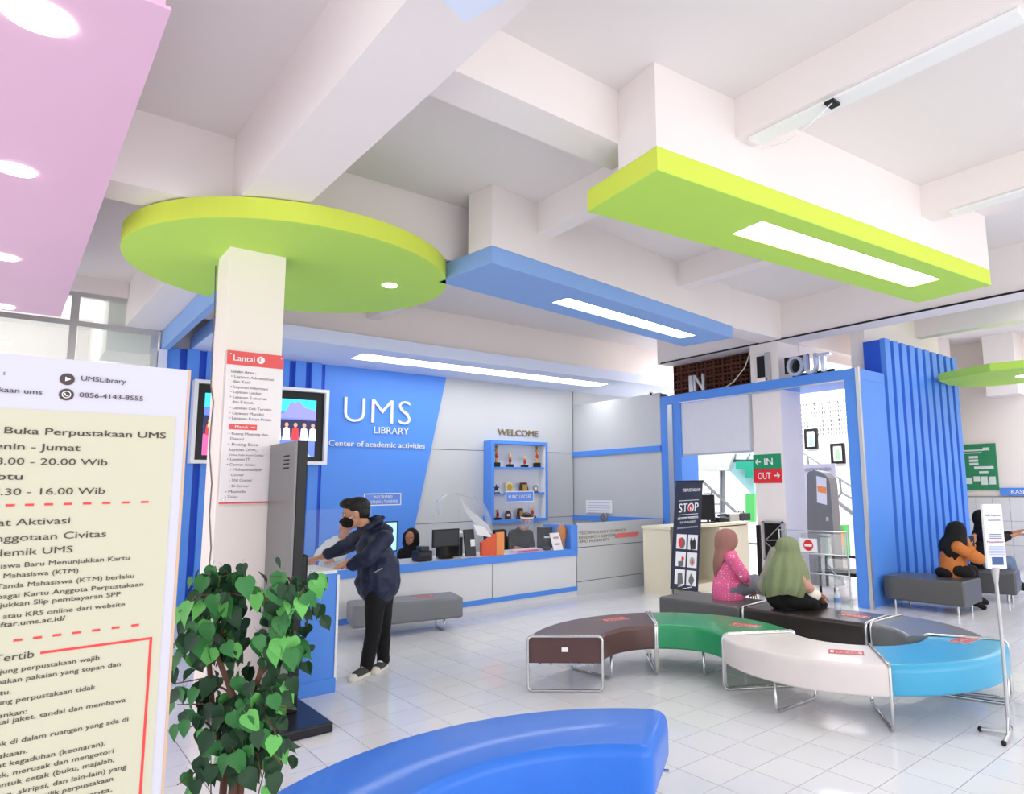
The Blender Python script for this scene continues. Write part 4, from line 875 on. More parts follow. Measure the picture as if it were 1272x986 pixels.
box_bench('dark espresso vinyl bench that the green-veiled woman sits on', (6.20, 3.76), Ud, 1.30, .58, .16, .455, LD, frames=(1, -1), stk=.42)
box_bench('grey vinyl bench that the woman in pink sits on', (6.10, 4.98), Ud, 1.08, .58, .16, .455, LGD)
box_bench('grey box bench in front of the service counter', (3.78, 7.86), (1.22, -.30, 0), 1.3, .52, .15, .40, LGR, stk=.22)
box_bench('dark grey box bench beside the slatted blue wall', (9.64, 4.02), (0, -1, 0), 1.06, .62, .12, .44, LGD, legs='posts')
box_bench('dark grey box bench further right behind the sign stand', (10.99, 3.86), (.2, -1, 0), .95, .6, .12, .43, LGD, legs='posts')

# =====================================================================
#                         PLANT
# =====================================================================
px, py = .60, 2.47
FW0 = Vector((math.sin(YAW), math.cos(YAW), 0))
pt = thing('potted_fig', 'leafy artificial weeping fig with heart-shaped green leaves beside the notice board', 'plant', (px, py, 0))
MB().lathe([(.10, 0), (.13, .01), (.155, .26), (.165, .27), (.165, .30), (.145, .30), (.14, .26), (0, .25)], (px, py, 0), seg=28).build('pot', mat('brown_pot', (92, 62, 48), .6), pt, smooth=True)
MB().lathe([(0, .262), (.138, .258), (.139, .25), (0, .25)], (px, py, 0)).build('soil', mat('dark_soil', (48, 38, 30), .95, bump=.6), pt)
bark = mat('brown_bark', (98, 66, 50), .8, var=.25, scale=30, bump=.5)
def Pp(x, y, off=0):     # a point in the plant's upright plane, off metres behind it
    D = px*math.sin(YAW)+py*math.cos(YAW)+off; d = ray(x, y); return CAMP+d*(D/(d.x*math.sin(YAW)+d.y*math.cos(YAW)))
rt_ = Vector((px, py, .26))
stems = [[rt_, Pp(292, 940), Pp(296, 900, -.01), Pp(288, 860), Pp(270, 815, .02), Pp(276, 780), Pp(280, 740)],
         [rt_+Vector((.03, .02, 0)), Pp(302, 930, .03), Pp(303, 890, .03), Pp(322, 840, 0), Pp(332, 800), Pp(345, 775, -.03), Pp(372, 745, -.05)],
         [rt_+Vector((-.03, 0, 0)), Pp(280, 950, .05), Pp(270, 910, .04), Pp(264, 880, .04), Pp(258, 800, .05), Pp(250, 750, .04)]]
for k, s in enumerate(stems):
    n = len(s); MB().tube(s, [.013-.009*i/n for i in range(n)], 8).build('stem', bark, pt, smooth=True)
ctr = Pp(292, 800)
br = []
random.seed(11)
targets = [(235, 730), (255, 715), (300, 708), (335, 715), (370, 745), (378, 760), (222, 760), (215, 800), (212, 850), (220, 875), (245, 860), (270, 770), (300, 740), (325, 730), (350, 750), (345, 810), (372, 815), (340, 860), (362, 880), (345, 915), (320, 900), (298, 850), (240, 820), (255, 790), (230, 905), (262, 940), (300, 940), (330, 950), (340, 930), (272, 905), (310, 880), (238, 775), (290, 800), (360, 790), (335, 880), (220, 975), (325, 965), (350, 950)]
twigs = MB(); tw = []
for (x, y) in targets:
    off = random.uniform(-.17, .15); e = Pp(x, y, off)
    st_ = stems[1] if x > 300 else (stems[0] if random.random() < .6 else stems[2])
    cand = [q for q in st_ if q.z < e.z+.03] or [st_[0]]; s0 = min(cand, key=lambda q: (q-e).length)
    mid = (s0+e)/2+Vector((random.uniform(-.02, .02), random.uniform(-.02, .02), .03))
    MB().tube([s0, mid, e], [.004, .003, .0015], 5).build('twig', bark, pt); br.append((s0, mid, e))
def leafmesh(L, fold, curl):
    # heart outline: pairs (along, half width)
    rows = [(0, .0), (-.06, .2), (.1, .36), (.3, .42), (.52, .34), (.74, .2), (.9, .07), (1.04, 0)]
    v = []; f = []
    for a, w in rows:
        z = -curl*a*a*L
        v += [(-w*L, a*L, z+fold*w*L), (0, (a+ (.06 if a < 0 else 0))*L, z), (w*L, a*L, z+fold*w*L)]
    for i in range(len(rows)-1):
        for k in (0, 1): f.append((i*3+k, i*3+k+1, i*3+k+4, i*3+k+3))
    v += [(0, -.35*L, .02*L), (.012*L, -.35*L, .02*L), (.012*L, 0.03, 0), (0, .03, 0)]; n = len(v); f.append((n-4, n-3, n-2, n-1))
    return v, f
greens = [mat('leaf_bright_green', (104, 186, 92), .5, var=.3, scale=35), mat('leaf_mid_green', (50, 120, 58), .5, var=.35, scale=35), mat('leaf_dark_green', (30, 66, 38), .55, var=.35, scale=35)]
lm = []
for g in greens:
    for fo, cu in ((.25, .25), (.4, .5)):
        v, f = leafmesh(1, fo, cu); o = MB().add(v, f).build('leaf', g, None); me = o.data; bpy.data.objects.remove(o); me.polygons.foreach_set('use_smooth', [True]*len(me.polygons)); lm.append(me)
def leaf(P, d, L, mi):
    o = bpy.data.objects.new('leaf', lm[mi]); COL.objects.link(o); o.parent = pt
    d = d.normalized(); nrm = Vector((random.uniform(-.5, .5), random.uniform(-.5, .5), 1)) - Vector((math.sin(YAW), math.cos(YAW), 0))*random.uniform(.3, 1.5)
    z = (nrm-d*nrm.dot(d)).normalized(); x = d.cross(z); R3 = Matrix((x, d, z)).transposed().to_4x4()
    o.matrix_local = Matrix.Translation(P-ORG[pt.name]) @ R3 @ Matrix.Scale(L, 4)
cnt = 0
for (s0, mid, e) in br:
    k = random.randint(7, 8)
    for i in range(k):
        t_ = .15+.85*i/k; q = s0.lerp(mid, t_*2) if t_ < .5 else mid.lerp(e, t_*2-1)
        q = q+Vector((random.gauss(0, .03), random.gauss(0, .03), random.gauss(0, .022)))
        out = Vector((q.x-px, q.y-py, 0)); d = out.normalized()*random.uniform(.1, .8) + Vector((random.uniform(-.5, .5), random.uniform(-.5, .5), -random.uniform(.6, 1.3)))
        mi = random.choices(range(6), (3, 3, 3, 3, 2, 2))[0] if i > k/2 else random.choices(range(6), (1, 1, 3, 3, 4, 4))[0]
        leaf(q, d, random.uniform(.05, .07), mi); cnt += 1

# the many small inner leaves nobody could count, one part
fol = MB(); v0, f0 = leafmesh(1, .3, .3)
for k in range(330):
    s0, mid, e = random.choice(br); t_ = random.uniform(0, .95); q = s0.lerp(mid, t_*2) if t_ < .5 else mid.lerp(e, t_*2-1)
    q = q+FW0*random.uniform(0, .08)+Vector((random.gauss(0, .035), random.gauss(0, .035), random.gauss(0, .03)))
    if q.z < .55: continue
    d = Vector((random.uniform(-.7, .7), random.uniform(-.7, .7), -random.uniform(.3, 1.2))).normalized()
    nrm_ = Vector((random.uniform(-.5, .5), random.uniform(-.5, .5), 1))-FW0*random.uniform(.2, 1.2); z = (nrm_-d*nrm_.dot(d)).normalized(); x = d.cross(z); L_ = random.uniform(.036, .055)
    fol.add([q+(x*a[0]+d*a[1]+z*a[2])*L_ for a in v0], f0)
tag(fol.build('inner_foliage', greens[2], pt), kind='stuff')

# =====================================================================
#                         SIGN STAND, FAR RIGHT, HALL
# =====================================================================
ss = thing('sign_stand', 'white framed information sign on a slim silver floor stand at the right edge', 'sign', (5.7, 1.93, 0))
DS = 5.7*math.sin(YAW)+1.93*math.cos(YAW)
FW = Vector((math.sin(YAW), math.cos(YAW), 0)); UR = Vector((math.cos(YAW), -math.sin(YAW), 0))
def at(x, y, D): d = ray(x, y); return CAMP+d*(D/(d.dot(FW)))
B_ = zp(1252, 894, .12); DS = B_.x*math.sin(YAW)+B_.y*math.cos(YAW); T_ = at(1236, 708, DS)
MB().tube([B_, at(1246, 810, DS), T_], .013, 8).build('pole', 'alu', ss)
for dx, dy in ((-.17, -.02), (.17, .05), (.0, .18)): 
    MB().tube([(B_.x, B_.y, .035), (B_.x+dx, B_.y+dy, .018)], .014, 8).build('foot', 'alu', ss); MB().ell((B_.x+dx, B_.y+dy, .018), .018, .018, .018).build('foot_cap', 'black', ss)
MB().tube([(B_.x-.05, B_.y-.006, .03), (B_.x, B_.y, .16), (B_.x+.05, B_.y+.012, .03)], .008, 6).build('brace', 'alu', ss)
q = [at(1224, 711, DS), at(1247.5, 702.5, DS), at(1243, 626, DS), at(1225, 625.5, DS)]
xr_ = (q[1]-q[0]); xr_.z = 0; xr_.normalize()
a0_, a1_ = at(1223.5, 670, DS), at(1245.5, 670, DS); zt, zb = at(1235, 626, DS).z, at(1235, 706, DS).z
nrm = Vector((-.75, -.66, 0)).normalized(); tx = Vector((-nrm.y, nrm.x, 0)); tx = tx if tx.dot(UR) > 0 else -tx
wd2 = (a1_-a0_).length/2*1.02; cc = (a0_+a1_)/2; cc.z = (zt+zb)/2; hz = (zt-zb)/2
MB().obox(cc, tx*wd2, nrm*.018, (0, 0, hz)).build('frame', 'white', ss, bevel=.004)
MB().obox(cc+nrm*.0185+tx*.005, tx*(wd2-.02), nrm*.001, (0, 0, hz-.02)).build('poster', mat('pale_poster', (232, 234, 246), .4, var=.01), ss)
MB().obox(cc+nrm*.020+tx*.005+Vector((0, 0, -hz*.76)), tx*(wd2-.026), nrm*.001, (0, 0, hz*.12)).build('blue_footer', mat('slate_blue_print', (70, 96, 150), .5), ss)
MB().cyl((T_.x, T_.y, T_.z-.09), (T_.x, T_.y, T_.z+.02), .013, .03).build('holder', 'alu', ss)
gp = mat('grey_print2', (120, 124, 140), .6)
def sl(k, w, h, m, o=0): MB().obox(cc+nrm*.0205+tx*(o+.005)+Vector((0, 0, hz*k)), tx*w, nrm*.001, (0, 0, h)).build('printed_block', m, ss)
text('Info Layanan', cc+nrm*.0215-tx*.05+Vector((0, 0, hz*.63)), tx, ZD, .014, gp, ss, width=.1, bold=.02, depth=.001)
for k in (.5, .06, -.0, -.06): sl(k, .04, .003, gp)
text('Perpustakaan', cc+nrm*.0215-tx*.055+Vector((0, 0, -hz*.2)), tx, ZD, .014, mat('rose_ink', (170, 90, 100), .6), ss, width=.11, bold=.02, depth=.001)
for k in (-.32, -.4, -.46, -.5, -.56): sl(k, .05, .004, mat('lilac_ink', (180, 190, 225), .6))
# green board and cashier sign on the far wall
gbd = thing('green_chart_board', 'green organisation chart board on the far right wall', 'board', (14.98, 5.1, 1.56))
MB().box(14.965, 15.0, 4.78, 5.75, 1.55, 2.49).build('panel', mat('board_green', (48, 142, 96), .5), gbd)
pw = mat('chart_white', (225, 235, 230), .6)
for (y, z, w, h) in ((5.25, 2.36, .5, .03), (5.25, 2.31, .42, .02), (4.95, 2.38, .12, .06), (5.2, 2.22, .17, .05), (5.2, 2.15, .17, .05), (5.2, 2.08, .17, .05), (5.02, 2.0, .36, .06), (5.03, 1.91, .17, .04), (5.32, 1.74, .12, .13), (5.17, 1.78, .12, .1), (5.03, 1.74, .12, .17), (4.88, 1.74, .12, .16), (5.45, 2.0, .15, .08)):
    MB().box(14.958, 14.965, y-w/2, y+w/2, z-h/2, z+h/2).build('chart_box', pw, gbd)
ks = thing('cashier_sign', 'blue KASIR sign strip on the far right wall', 'sign', (14.97, 4.2, 1.5))
MB().box(14.95, 14.99, 3.2, 4.76, 1.44, 1.59).build('plate', 'blue', ks); text('KASIR', (14.948, 4.56, 1.475), NYD, ZD, .075, 'white', ks, width=.3, bold=.03)
cdk = thing('cashier_desk', 'blue cashier desk with clear screen at the right edge', 'desk', (14.0, 3.1, 0))
MB().box(13.2, 13.8, 1.2, 3.55, 0, .95).build('body', 'blue', cdk); MB().box(13.1, 13.85, 1.15, 3.6, .95, 1.0).build('top', 'blue', cdk); MB().box(13.2, 13.22, 1.3, 3.4, 1.0, 1.6).build('screen', 'acryl', cdk)
# ---- beyond the gate: staircase
H13 = lambda x, y, X=12.6: xp(x, y, X)
sc_ = thing('staircase', 'grey-railed staircase with a teal underside in the bright hall beyond the portal', 'staircase', (12.8, 10, 0))
teal = mat('pale_teal_paint', (160, 208, 208), .7); gpost = mat('grey_painted_steel', (128, 134, 138), .5)
def slab(px_, X, th, name, m): q_ = [xp(a, b, X) for a, b in px_]; MB().prism(q_, (th, 0, 0)).build(name, m, sc_)
slab([(904, 572), (915, 572), (936, 574), (936, 616), (906, 584)], 12.6, 1.0, 'teal_soffit', teal)
slab([(866, 562), (912, 560), (904, 584), (866, 585)], 12.5, 1.2, 'landing_beam', mat('landing_grey', (200, 205, 200), .8))
for x in (895.5, 899): MB().cyl(H13(x, 584), H13(x, 648), .035, seg=10).build('post', gpost, sc_)
MB().tube([H13(872, 597), H13(924, 645)], .035, 8).build('handrail', gpost, sc_)
for a, b_y, c_ in ((884, 608, 650), (916, 638, 650), (923, 645, 652)): MB().cyl(H13(a, b_y), H13(a, c_), .025, seg=8).build('baluster', gpost, sc_)
MB().tube([H13(874, 613), H13(882, 613), H13(885, 618), H13(885, 640)], .014, 6).build('rail_loop', gpost, sc_)
MB().tube([H13(872, 645), H13(888, 626), H13(903, 626)], .014, 6).build('rail_loop', gpost, sc_)
MB().tube([H13(872, 637), H13(926, 637)], .012, 6).build('rail_loop', gpost, sc_)
MB().tube([H13(904, 572), H13(936, 572)], .03, 6).build('dark_rail', 'dark', sc_); MB().cyl(H13(913, 572), H13(914, 564), .02, seg=6).build('rail_loop', gpost, sc_); MB().cyl(H13(927, 572), H13(932, 564), .02, seg=6).build('rail_loop', gpost, sc_)
gk = mat('mosaic_green', (96, 204, 110), .6); gt = mat('mosaic_teal', (30, 160, 130), .6)
tg = thing('green_wall_panel', 'bright green upright panel at the foot of the staircase', 'panel', H13(930, 645)); q_ = [xp(a, b, 12.4) for a, b in ((926, 613), (937, 613), (937, 648), (926, 648))]; MB().prism(q_, (.05, 0, 0)).build('sheet', gk, tg); MB().prism([p+Vector((.06, 0, 0)) for p in q_], (.03, 0, 0)).build('backing', 'alu', tg)
for a0, b0_, a1, b1_ in ((914, 573, 926, 583), (926, 573, 936, 593)):
    MB().prism([xp(a, b, 12.5) for a, b in ((a0, b0_), (a1, b0_), (a1, b1_), (a0, b1_))], (.05, 0, 0)).build('teal_block', gt, sc_)
# right-hand view: pictures, second rail
for (x0, y0_, x1, y1_, lab) in ((998.5, 533, 1015.5, 557, 'black-framed picture with a blue drawing, upper left on the hall wall'), (1031, 551, 1049.5, 575.5, 'black-framed picture with a green drawing, lower right on the hall wall')):
    a, b = xp(x0, y0_, 13.97), xp(x1, y1_, 13.97); t = thing('framed_picture', lab, 'picture', (14.0, (a.y+b.y)/2, b.z)); e = .055
    f = MB().box(13.96, 14.02, b.y, a.y, a.z-e, a.z).box(13.96, 14.02, b.y, a.y, b.z, b.z+e).box(13.96, 14.02, b.y, b.y+e, b.z+e, a.z-e).box(13.96, 14.02, a.y-e, a.y, b.z+e, a.z-e); f.build('frame', 'black', t)
    MB().box(13.99, 14.02, b.y+e, a.y-e, b.z+e, a.z-e).build('mount', 'white', t); c = (a+b)/2
    cm = mat('drawing_blue', (130, 170, 205), .7) if 'blue' in lab else mat('drawing_green', (140, 175, 140), .7)
    MB().prism([(13.986, c.y-.07, c.z-.14), (13.986, c.y+.07, c.z-.14), (13.986, c.y+.05, c.z-.02), (13.986, c.y+.02, c.z+.12), (13.986, c.y-.03, c.z+.1), (13.986, c.y-.05, c.z)], (.003, 0, 0)).build('drawing', cm, t)
rl = thing('stair_railing', 'grey sloping stair railing in front of the white hall wall', 'railing', (13.2, 7.5, 0))
for pts in ([(994, 560), (1020, 577)], [(1036, 590), (1070, 612)], [(1003, 566), (1004, 577)], [(1043, 595), (1045, 612), (1039, 621), (1045, 628), (1060, 640)], [(1046, 612), (1068, 625)], [(1040, 622), (1065, 640)]):
    MB().tube([xp(a, b, 13.2) for a, b in pts], .025, 8).build('rail', gpost, rl)
# information standee and grey self-service machine
t = thing('white_standee', 'tall pale lilac information sheet board behind the grey machine', 'board', (11.3, 6, 0)); a, b = xp(995, 577, 11.3), xp(1041, 640, 11.3)
MB().box(11.3, 11.33, b.y, a.y, 0, a.z).build('panel', mat('lilac_sheet', (222, 222, 238), .6), t); text('RUANG BACA MAHASISWA', (11.298, a.y-.06, a.z-.13), NYD, ZD, .06, gp, t, width=(a.y-b.y)*.8, bold=.02)
for yy in (a.y-.05, b.y+.05): MB().box(11.25, 11.4, yy-.02, yy+.02, 0, .03).build('foot', 'alu', t)
mc = thing('self_service_machine', 'grey self-service machine with rounded top behind the glass barrier', 'machine', (10.6, 5.5, 0)); XM = 10.6
q_ = [xp(a, b, XM) for a, b in ((1003, 655), (1002, 590), (1004, 586), (1012, 584), (1022, 587), (1029, 594), (1031, 602), (1035, 655))]
lo = [Vector((XM, q_[-1].y, .0)), Vector((XM, q_[0].y, .0))]
MB().prism(q_+lo, (.25, 0, 0)).build('housing', mat('machine_grey', (118, 120, 126), .45), mc)
q_ = [xp(a, b, XM-.01) for a, b in ((1014, 591), (1026, 594), (1027, 627), (1015, 624))]; MB().prism(q_, (.012, 0, 0)).build('screen', mat('machine_screen', (228, 232, 244), .3), mc)
q_ = [xp(a, b, XM-.015) for a, b in ((1015, 603), (1026, 605), (1026, 613), (1016, 611))]; MB().prism(q_, (.005, 0, 0)).build('orange_print', mat('orange_print', (240, 150, 90), .5), mc)
q_ = [xp(a, b, XM-.015) for a, b in ((1026, 642), (1029, 642), (1029, 647), (1026, 647))]; MB().prism(q_, (.015, 0, 0)).build('card_slot', 'alu', mc)
t = thing('green_display_box', 'narrow bright green display box beyond the barrier', 'box', xp(1047, 693, 11.5)); a, b = xp(1043, 652, 11.5), xp(1050, 692, 11.5); MB().box(11.5, 11.7, b.y, a.y, b.z, a.z).build('body', gk, t); MB().box(11.52, 11.68, b.y+.01, a.y-.01, 0, b.z).build('leg', 'alu', t)
t = thing('orange_display_box', 'narrow orange display box beyond the barrier', 'box', xp(1040, 680, 11.3)); a, b = xp(1035.5, 660, 11.3), xp(1042, 680, 11.3); MB().box(11.4, 11.55, b.y, a.y, b.z, a.z).build('body', mat('display_orange', (240, 160, 70), .5), t); MB().box(11.42, 11.53, b.y+.01, a.y-.01, 0, b.z).build('leg', 'alu', t)
# glass barrier with the no-entry sign
gb = thing('glass_barrier', 'low glass barrier with steel rails across the right opening', 'barrier', (9.0, 5.4, 0))
MB().box(8.995, 9.003, 4.88, 5.98, .25, 1.0).build('pane', 'glass', gb)
for z in (1.03, .70, .42): MB().cyl((9.0, 4.86, z), (9.0, 5.99, z), .009, seg=8).build('rail', 'alu', gb)
for y in (4.87, 5.98): MB().cyl((9.0, y, 0), (9.0, y, 1.04), .012, seg=10).build('post', 'alu', gb)
MB().tube([(9.02, 4.95, .3), (9.02, 5.2, .55)], .012, 6).build('brace', 'alu', gb)
a, b = xp(993, 668, 8.97), xp(1015.5, 686.5, 8.97); t = thing('no_entry_sign', 'white square sign with red no-entry disc on the glass barrier', 'sign', (8.97, (a.y+b.y)/2, b.z))
MB().box(8.97, 8.976, b.y, a.y, b.z, a.z).build('plate', 'white', t); c = (a+b)/2
MB().lathe([(0, 0), (.08, 0), (.08, .003), (0, .003)], (8.97, c.y, c.z), seg=28, axis=(-1, 0, 0)).build('red_disc', 'sign_red' if False else MATS['sign_red'], t); MB().box(8.964, 8.967, c.y-.06, c.y+.06, c.z-.018, c.z+.018).build('white_bar', 'white', t)
# black armchair behind the barrier
ac = thing('black_armchair', 'black metal-framed armchair behind the dark bench', 'chair', (9.8, 5.3, 0))
MB().box(9.4, 9.9, 4.9, 5.6, .36, .42).build('seat', 'black', ac, bevel=.02)
MB().box(9.06, 9.12, 4.87, 5.53, .42, .86) if False else None
for y in (4.92, 5.57):
    MB().tube([(9.42, y, 0), (9.42, y, .6), (9.84, y, .62), (9.84, y, 0)], .02, 8).build('arm_frame', 'black', ac)
MB().tube([(9.84, 4.92, .6), (9.84, 5.57, .6)], .02, 8).build('back_rail', 'black', ac)
# water bottle on the dark bench
wb = at(1041, 757, 7.0); wbx = zp(1041, 758, .456)
t = thing('water_bottle', 'clear plastic water bottle standing on the dark bench', 'bottle', (wbx.x, wbx.y, .456)); W3 = Vector((wbx.x, wbx.y, .457))
MB().lathe([(.028, 0), (.033, .008), (.033, .05), (.030, .06), (.033, .07), (.033, .14), (.028, .165), (.013, .195), (.013, .205), (0, .206)], W3, seg=20).build('body', mat('bottle_plastic', (225, 238, 250), .08, alpha=.45, var=0), t, smooth=True)
MB().lathe([(.0335, .08), (.0335, .125), (.0338, .126), (.0338, .079)], W3, seg=20).build('label_band', mat('label_blue', (120, 160, 215), .4, alpha=.8), t)
MB().lathe([(.015, .198), (.015, .218), (0, .219)], W3, seg=16).build('cap', mat('cap_white_blue', (225, 235, 250), .4), t)
# =====================================================================
#                         PEOPLE
# =====================================================================
class Blob:
    def __init__(s): s.mb = MB()
    def cap(s, a, b, ra, rb=None, fl=None, k=1.0):
        """round cone a-b; fl = direction squeezed by k"""
        rb = ra if rb is None else rb; a, b = Vector(a), Vector(b); d = b-a; L = max(d.length, 1e-4); z = d/L
        x = (Vector((0, 0, 1)) if abs(z.z) < .9 else Vector((1, 0, 0))).cross(z).normalized(); y = z.cross(x)
        prof = [(ra*math.sin(t), -ra*math.cos(t)) for t in (.25, .6, 1.0, 1.3, PI/2)]+[(rb*math.cos(t), L+rb*math.sin(t)) for t in (.0, .3, .6, 1.0, 1.32)]
        n = 14; vs = []
        for r, h in prof:
            for i in range(n):
                off = (x*math.cos(2*PI*i/n)+y*math.sin(2*PI*i/n))*r
                if fl is not None: q = Vector(fl).normalized(); off -= q*off.dot(q)*(1-k)
                vs.append(a+z*h+off)
        m = len(prof); fs = [(i*n+k_, i*n+(k_+1) % n, (i+1)*n+(k_+1) % n, (i+1)*n+k_) for i in range(m-1) for k_ in range(n)]
        fs += [tuple(reversed(range(n))), tuple((m-1)*n+k_ for k_ in range(n))]
        s.mb.add(vs, fs); return s
    def ell(s, c, X, Y, Z):
        c, X, Y, Z = map(Vector, (c, X, Y, Z)); t = MB().ell((0, 0, 0), 1, 1, 1, 18, 12)
        s.mb.add([c+X*v.x+Y*v.y+Z*v.z for v in t.v], t.f); return s
    def build(s, name, m, parent, vox=.01, sm=4, disp=0, ds=9, seed=0, stretch=(1, 1, .4)):
        o0 = worg(parent); me = bpy.data.meshes.new(name); me.from_pydata([tuple(v-o0) for v in s.mb.v], [], s.mb.f)
        bmx = bmesh.new(); bmx.from_mesh(me); bmesh.ops.recalc_face_normals(bmx, faces=bmx.faces[:]); bmx.to_mesh(me); bmx.free()
        o = bpy.data.objects.new(name, me); COL.objects.link(o)
        md = o.modifiers.new('r', 'REMESH'); md.mode = 'VOXEL'; md.voxel_size = vox
        if sm: q = o.modifiers.new('s', 'SMOOTH'); q.factor = .5; q.iterations = sm
        dg = bpy.context.evaluated_depsgraph_get(); dg.update(); me2 = bpy.data.meshes.new_from_object(o.evaluated_get(dg))
        o.modifiers.clear(); o.data = me2; bpy.data.meshes.remove(me); me2.name = name
        if disp:
            nn = [v.normal.copy() for v in me2.vertices]
            for v, nv in zip(me2.vertices, nn):
                p = v.co; f = noise.noise(Vector((p.x*ds*stretch[0]+seed, p.y*ds*stretch[1], p.z*ds*stretch[2])))
                f = (1-abs(f)*2)*.6 + noise.noise(Vector((p.x*ds*2.3, p.y*ds*2.3+seed, p.z*ds*1.4)))*.5
                v.co = p+nv*f*disp
        me2.materials.clear(); me2.materials.append(M[m] if isinstance(m, str) else m)
        me2.polygons.foreach_set('use_smooth', [True]*len(me2.polygons))
        if parent: o.parent = parent; ORG[o.name] = o0
        return o
def hand(B, w, d, n, s, sc=1.0, curl=.5, thumb=1, spread=.023):
    """w wrist, d pointing direction, n palm normal (fingers curl to it), s across towards the thumb"""
    w, d, n, s = Vector(w), Vector(d).normalized(), Vector(n).normalized(), Vector(s).normalized()
    B.ell(w+d*.05*sc, d*.056*sc, s*.042*sc, n*.017*sc)
    B.cap(w-d*.03*sc, w+d*.02*sc, .025*sc, .024*sc)
    for k, L in enumerate((.068, .080, .075, .058)):
        b = w+d*.088*sc+s*(1.5-k)*spread*sc; a = curl*.35; dk = (d+s*(1.5-k)*.08).normalized()
        d1 = (dk*math.cos(a)+n*math.sin(a)); a2 = a+curl*.8; d2 = dk*math.cos(a2)+n*math.sin(a2); a3 = a2+curl*.5; d3 = dk*math.cos(a3)+n*math.sin(a3)
        p1 = b+d1*L*.45*sc; p2 = p1+d2*L*.32*sc; p3 = p2+d3*L*.25*sc
        B.cap(b-d*.02*sc, p1, .0092*sc, .0086*sc).cap(p1, p2, .0086*sc, .0078*sc).cap(p2, p3, .0078*sc, .0068*sc)
    tb = w+d*.025*sc+s*.03*sc; t1 = tb+(d*.55+s*.75*thumb+n*.2)*.04*sc; t2 = t1+(d*.85+s*.35+n*.3)*.032*sc
    B.cap(tb, t1, .013*sc, .0105*sc).cap(t1, t2, .0105*sc, .0085*sc)
def headb(B, c, f, up, sc=1.0, ears=True):
    c = Vector(c); f = Vector(f).normalized(); up = Vector(up); up = (up-f*up.dot(f)).normalized(); s = f.cross(up)
    B.ell(c+up*.025*sc-f*.01*sc, f*.096*sc, s*.076*sc, up*.088*sc)
    B.ell(c-up*.035*sc+f*.022*sc, f*.062*sc, s*.058*sc, up*.075*sc)
    B.ell(c+f*.062*sc-up*.078*sc, f*.024*sc, s*.026*sc, up*.02*sc)
    B.cap(c+f*.084*sc+up*.012*sc, c+f*.106*sc-up*.026*sc, .008*sc, .013*sc)
    B.cap(c+f*.078*sc-up*.055*sc-s*.018*sc, c+f*.078*sc-up*.055*sc+s*.018*sc, .009*sc)
    B.cap(c+f*.082*sc+up*.03*sc-s*.03*sc, c+f*.082*sc+up*.03*sc+s*.03*sc, .01*sc)
    if ears:
        for q in (1, -1): B.ell(c+s*q*.077*sc-f*.005*sc-up*.008*sc, f*.017*sc, s*.008*sc, up*.03*sc)
    return s, up, f, c
def face(parent, c, f, up, sc=1.0, brow='black'):
    f = Vector(f).normalized(); up = Vector(up); up = (up-f*up.dot(f)).normalized(); s = f.cross(up); c = Vector(c)
    ew = mat('eye_white', (232, 228, 222), .3); ib = mat('eye_brown', (40, 26, 20), .2); lp = mat('lip_rose', (168, 92, 84), .5)
    for q in (1, -1):
        e = c+f*.083*sc+up*.008*sc+s*q*.032*sc
        Blob().ell(e, f*.008*sc, s*.015*sc, up*.008*sc).build('eye', ew, parent, .003*sc, 1)
        Blob().ell(e+f*.006*sc, f*.004*sc, s*.006*sc, up*.0065*sc).build('iris', ib, parent, .002*sc, 0)
        Blob().cap(e+up*.019*sc+f*.006*sc-s*.016*sc, e+up*.02*sc+f*.006*sc+s*.016*sc, .0035*sc).build('eyebrow', brow, parent, .002*sc, 1)
    Blob().cap(c+f*.088*sc-up*.055*sc-s*.02*sc, c+f*.088*sc-up*.055*sc+s*.02*sc, .006*sc).build('mouth', lp, parent, .003*sc, 1)
UP = Vector((0, 0, 1))
def fabric(n, c, var=.12, sc=40, r=.85): return mat(n, c, r, var=var, scale=sc, bump=.25, bscale=220)
blackf = fabric('black_cloth', (11, 10, 12)); navyf = mat('navy_jacket_cloth', (24, 33, 62), .55, var=.15, scale=14, bump=1.0, bscale=13); hairm = mat('black_hair', (20, 17, 18), .45, var=.2, scale=60, bump=.6, bscale=150)

# ---- standing man leaning on the plinth
DM = 2.66*FW.x+6.28*FW.y
A = lambda x, y, o=0: at(x, y, DM+o)
man = thing('person', 'person in a navy hooded jacket and black mask standing and leaning on the blue plinth', 'person', (2.68, 6.25, 0))
hc = A(441.5, 638, -.0); hf = (-UR*.9-FW*.3-UP*.2).normalized(); hu = (UP*.97-UR*.18)
B = Blob(); headb(B, hc, hf, hu, 1.2)
B.cap(A(450, 648), A(460, 664), .058, .068)
B.cap(A(464, 672, .13), A(470, 676, -.13), .075).cap(A(466, 680), A(470, 720), .13, .13)
B.cap(A(474, 672, -.17), A(457, 693, -.24), .045, .036).cap(A(457, 693, -.24), A(431, 703, -.27), .036, .027)
B.cap(A(452, 668, .16), A(426, 680, .20), .045, .036).cap(A(426, 680, .2), A(403, 691, .12), .036, .027)
hn, hf2 = zp(460, 836, 0), zp(479, 829, 0); tn, tf = zp(434, 848, 0), zp(463, 838, 0); an, af = hn.lerp(tn, .2)+UP*.1, hf2.lerp(tf, .2)+UP*.1; kn, kf = A(464, 783, -.08), A(476, 780, .1)
B.cap(A(468, 728, -.07), kn, .07, .045).cap(kn, an, .045, .03).cap(A(475, 728, .07), kf, .07, .045).cap(kf, af, .045, .03)
B.cap(an, hn.lerp(tn, .7)+UP*.03, .028, .012).cap(af, hf2.lerp(tf, .7)+UP*.03, .028, .012)
w1 = A(430, 702.5, -.27); w1.z = max(w1.z, 1.065); hd = (-UR*.95+UP*-.18-FW*.1)
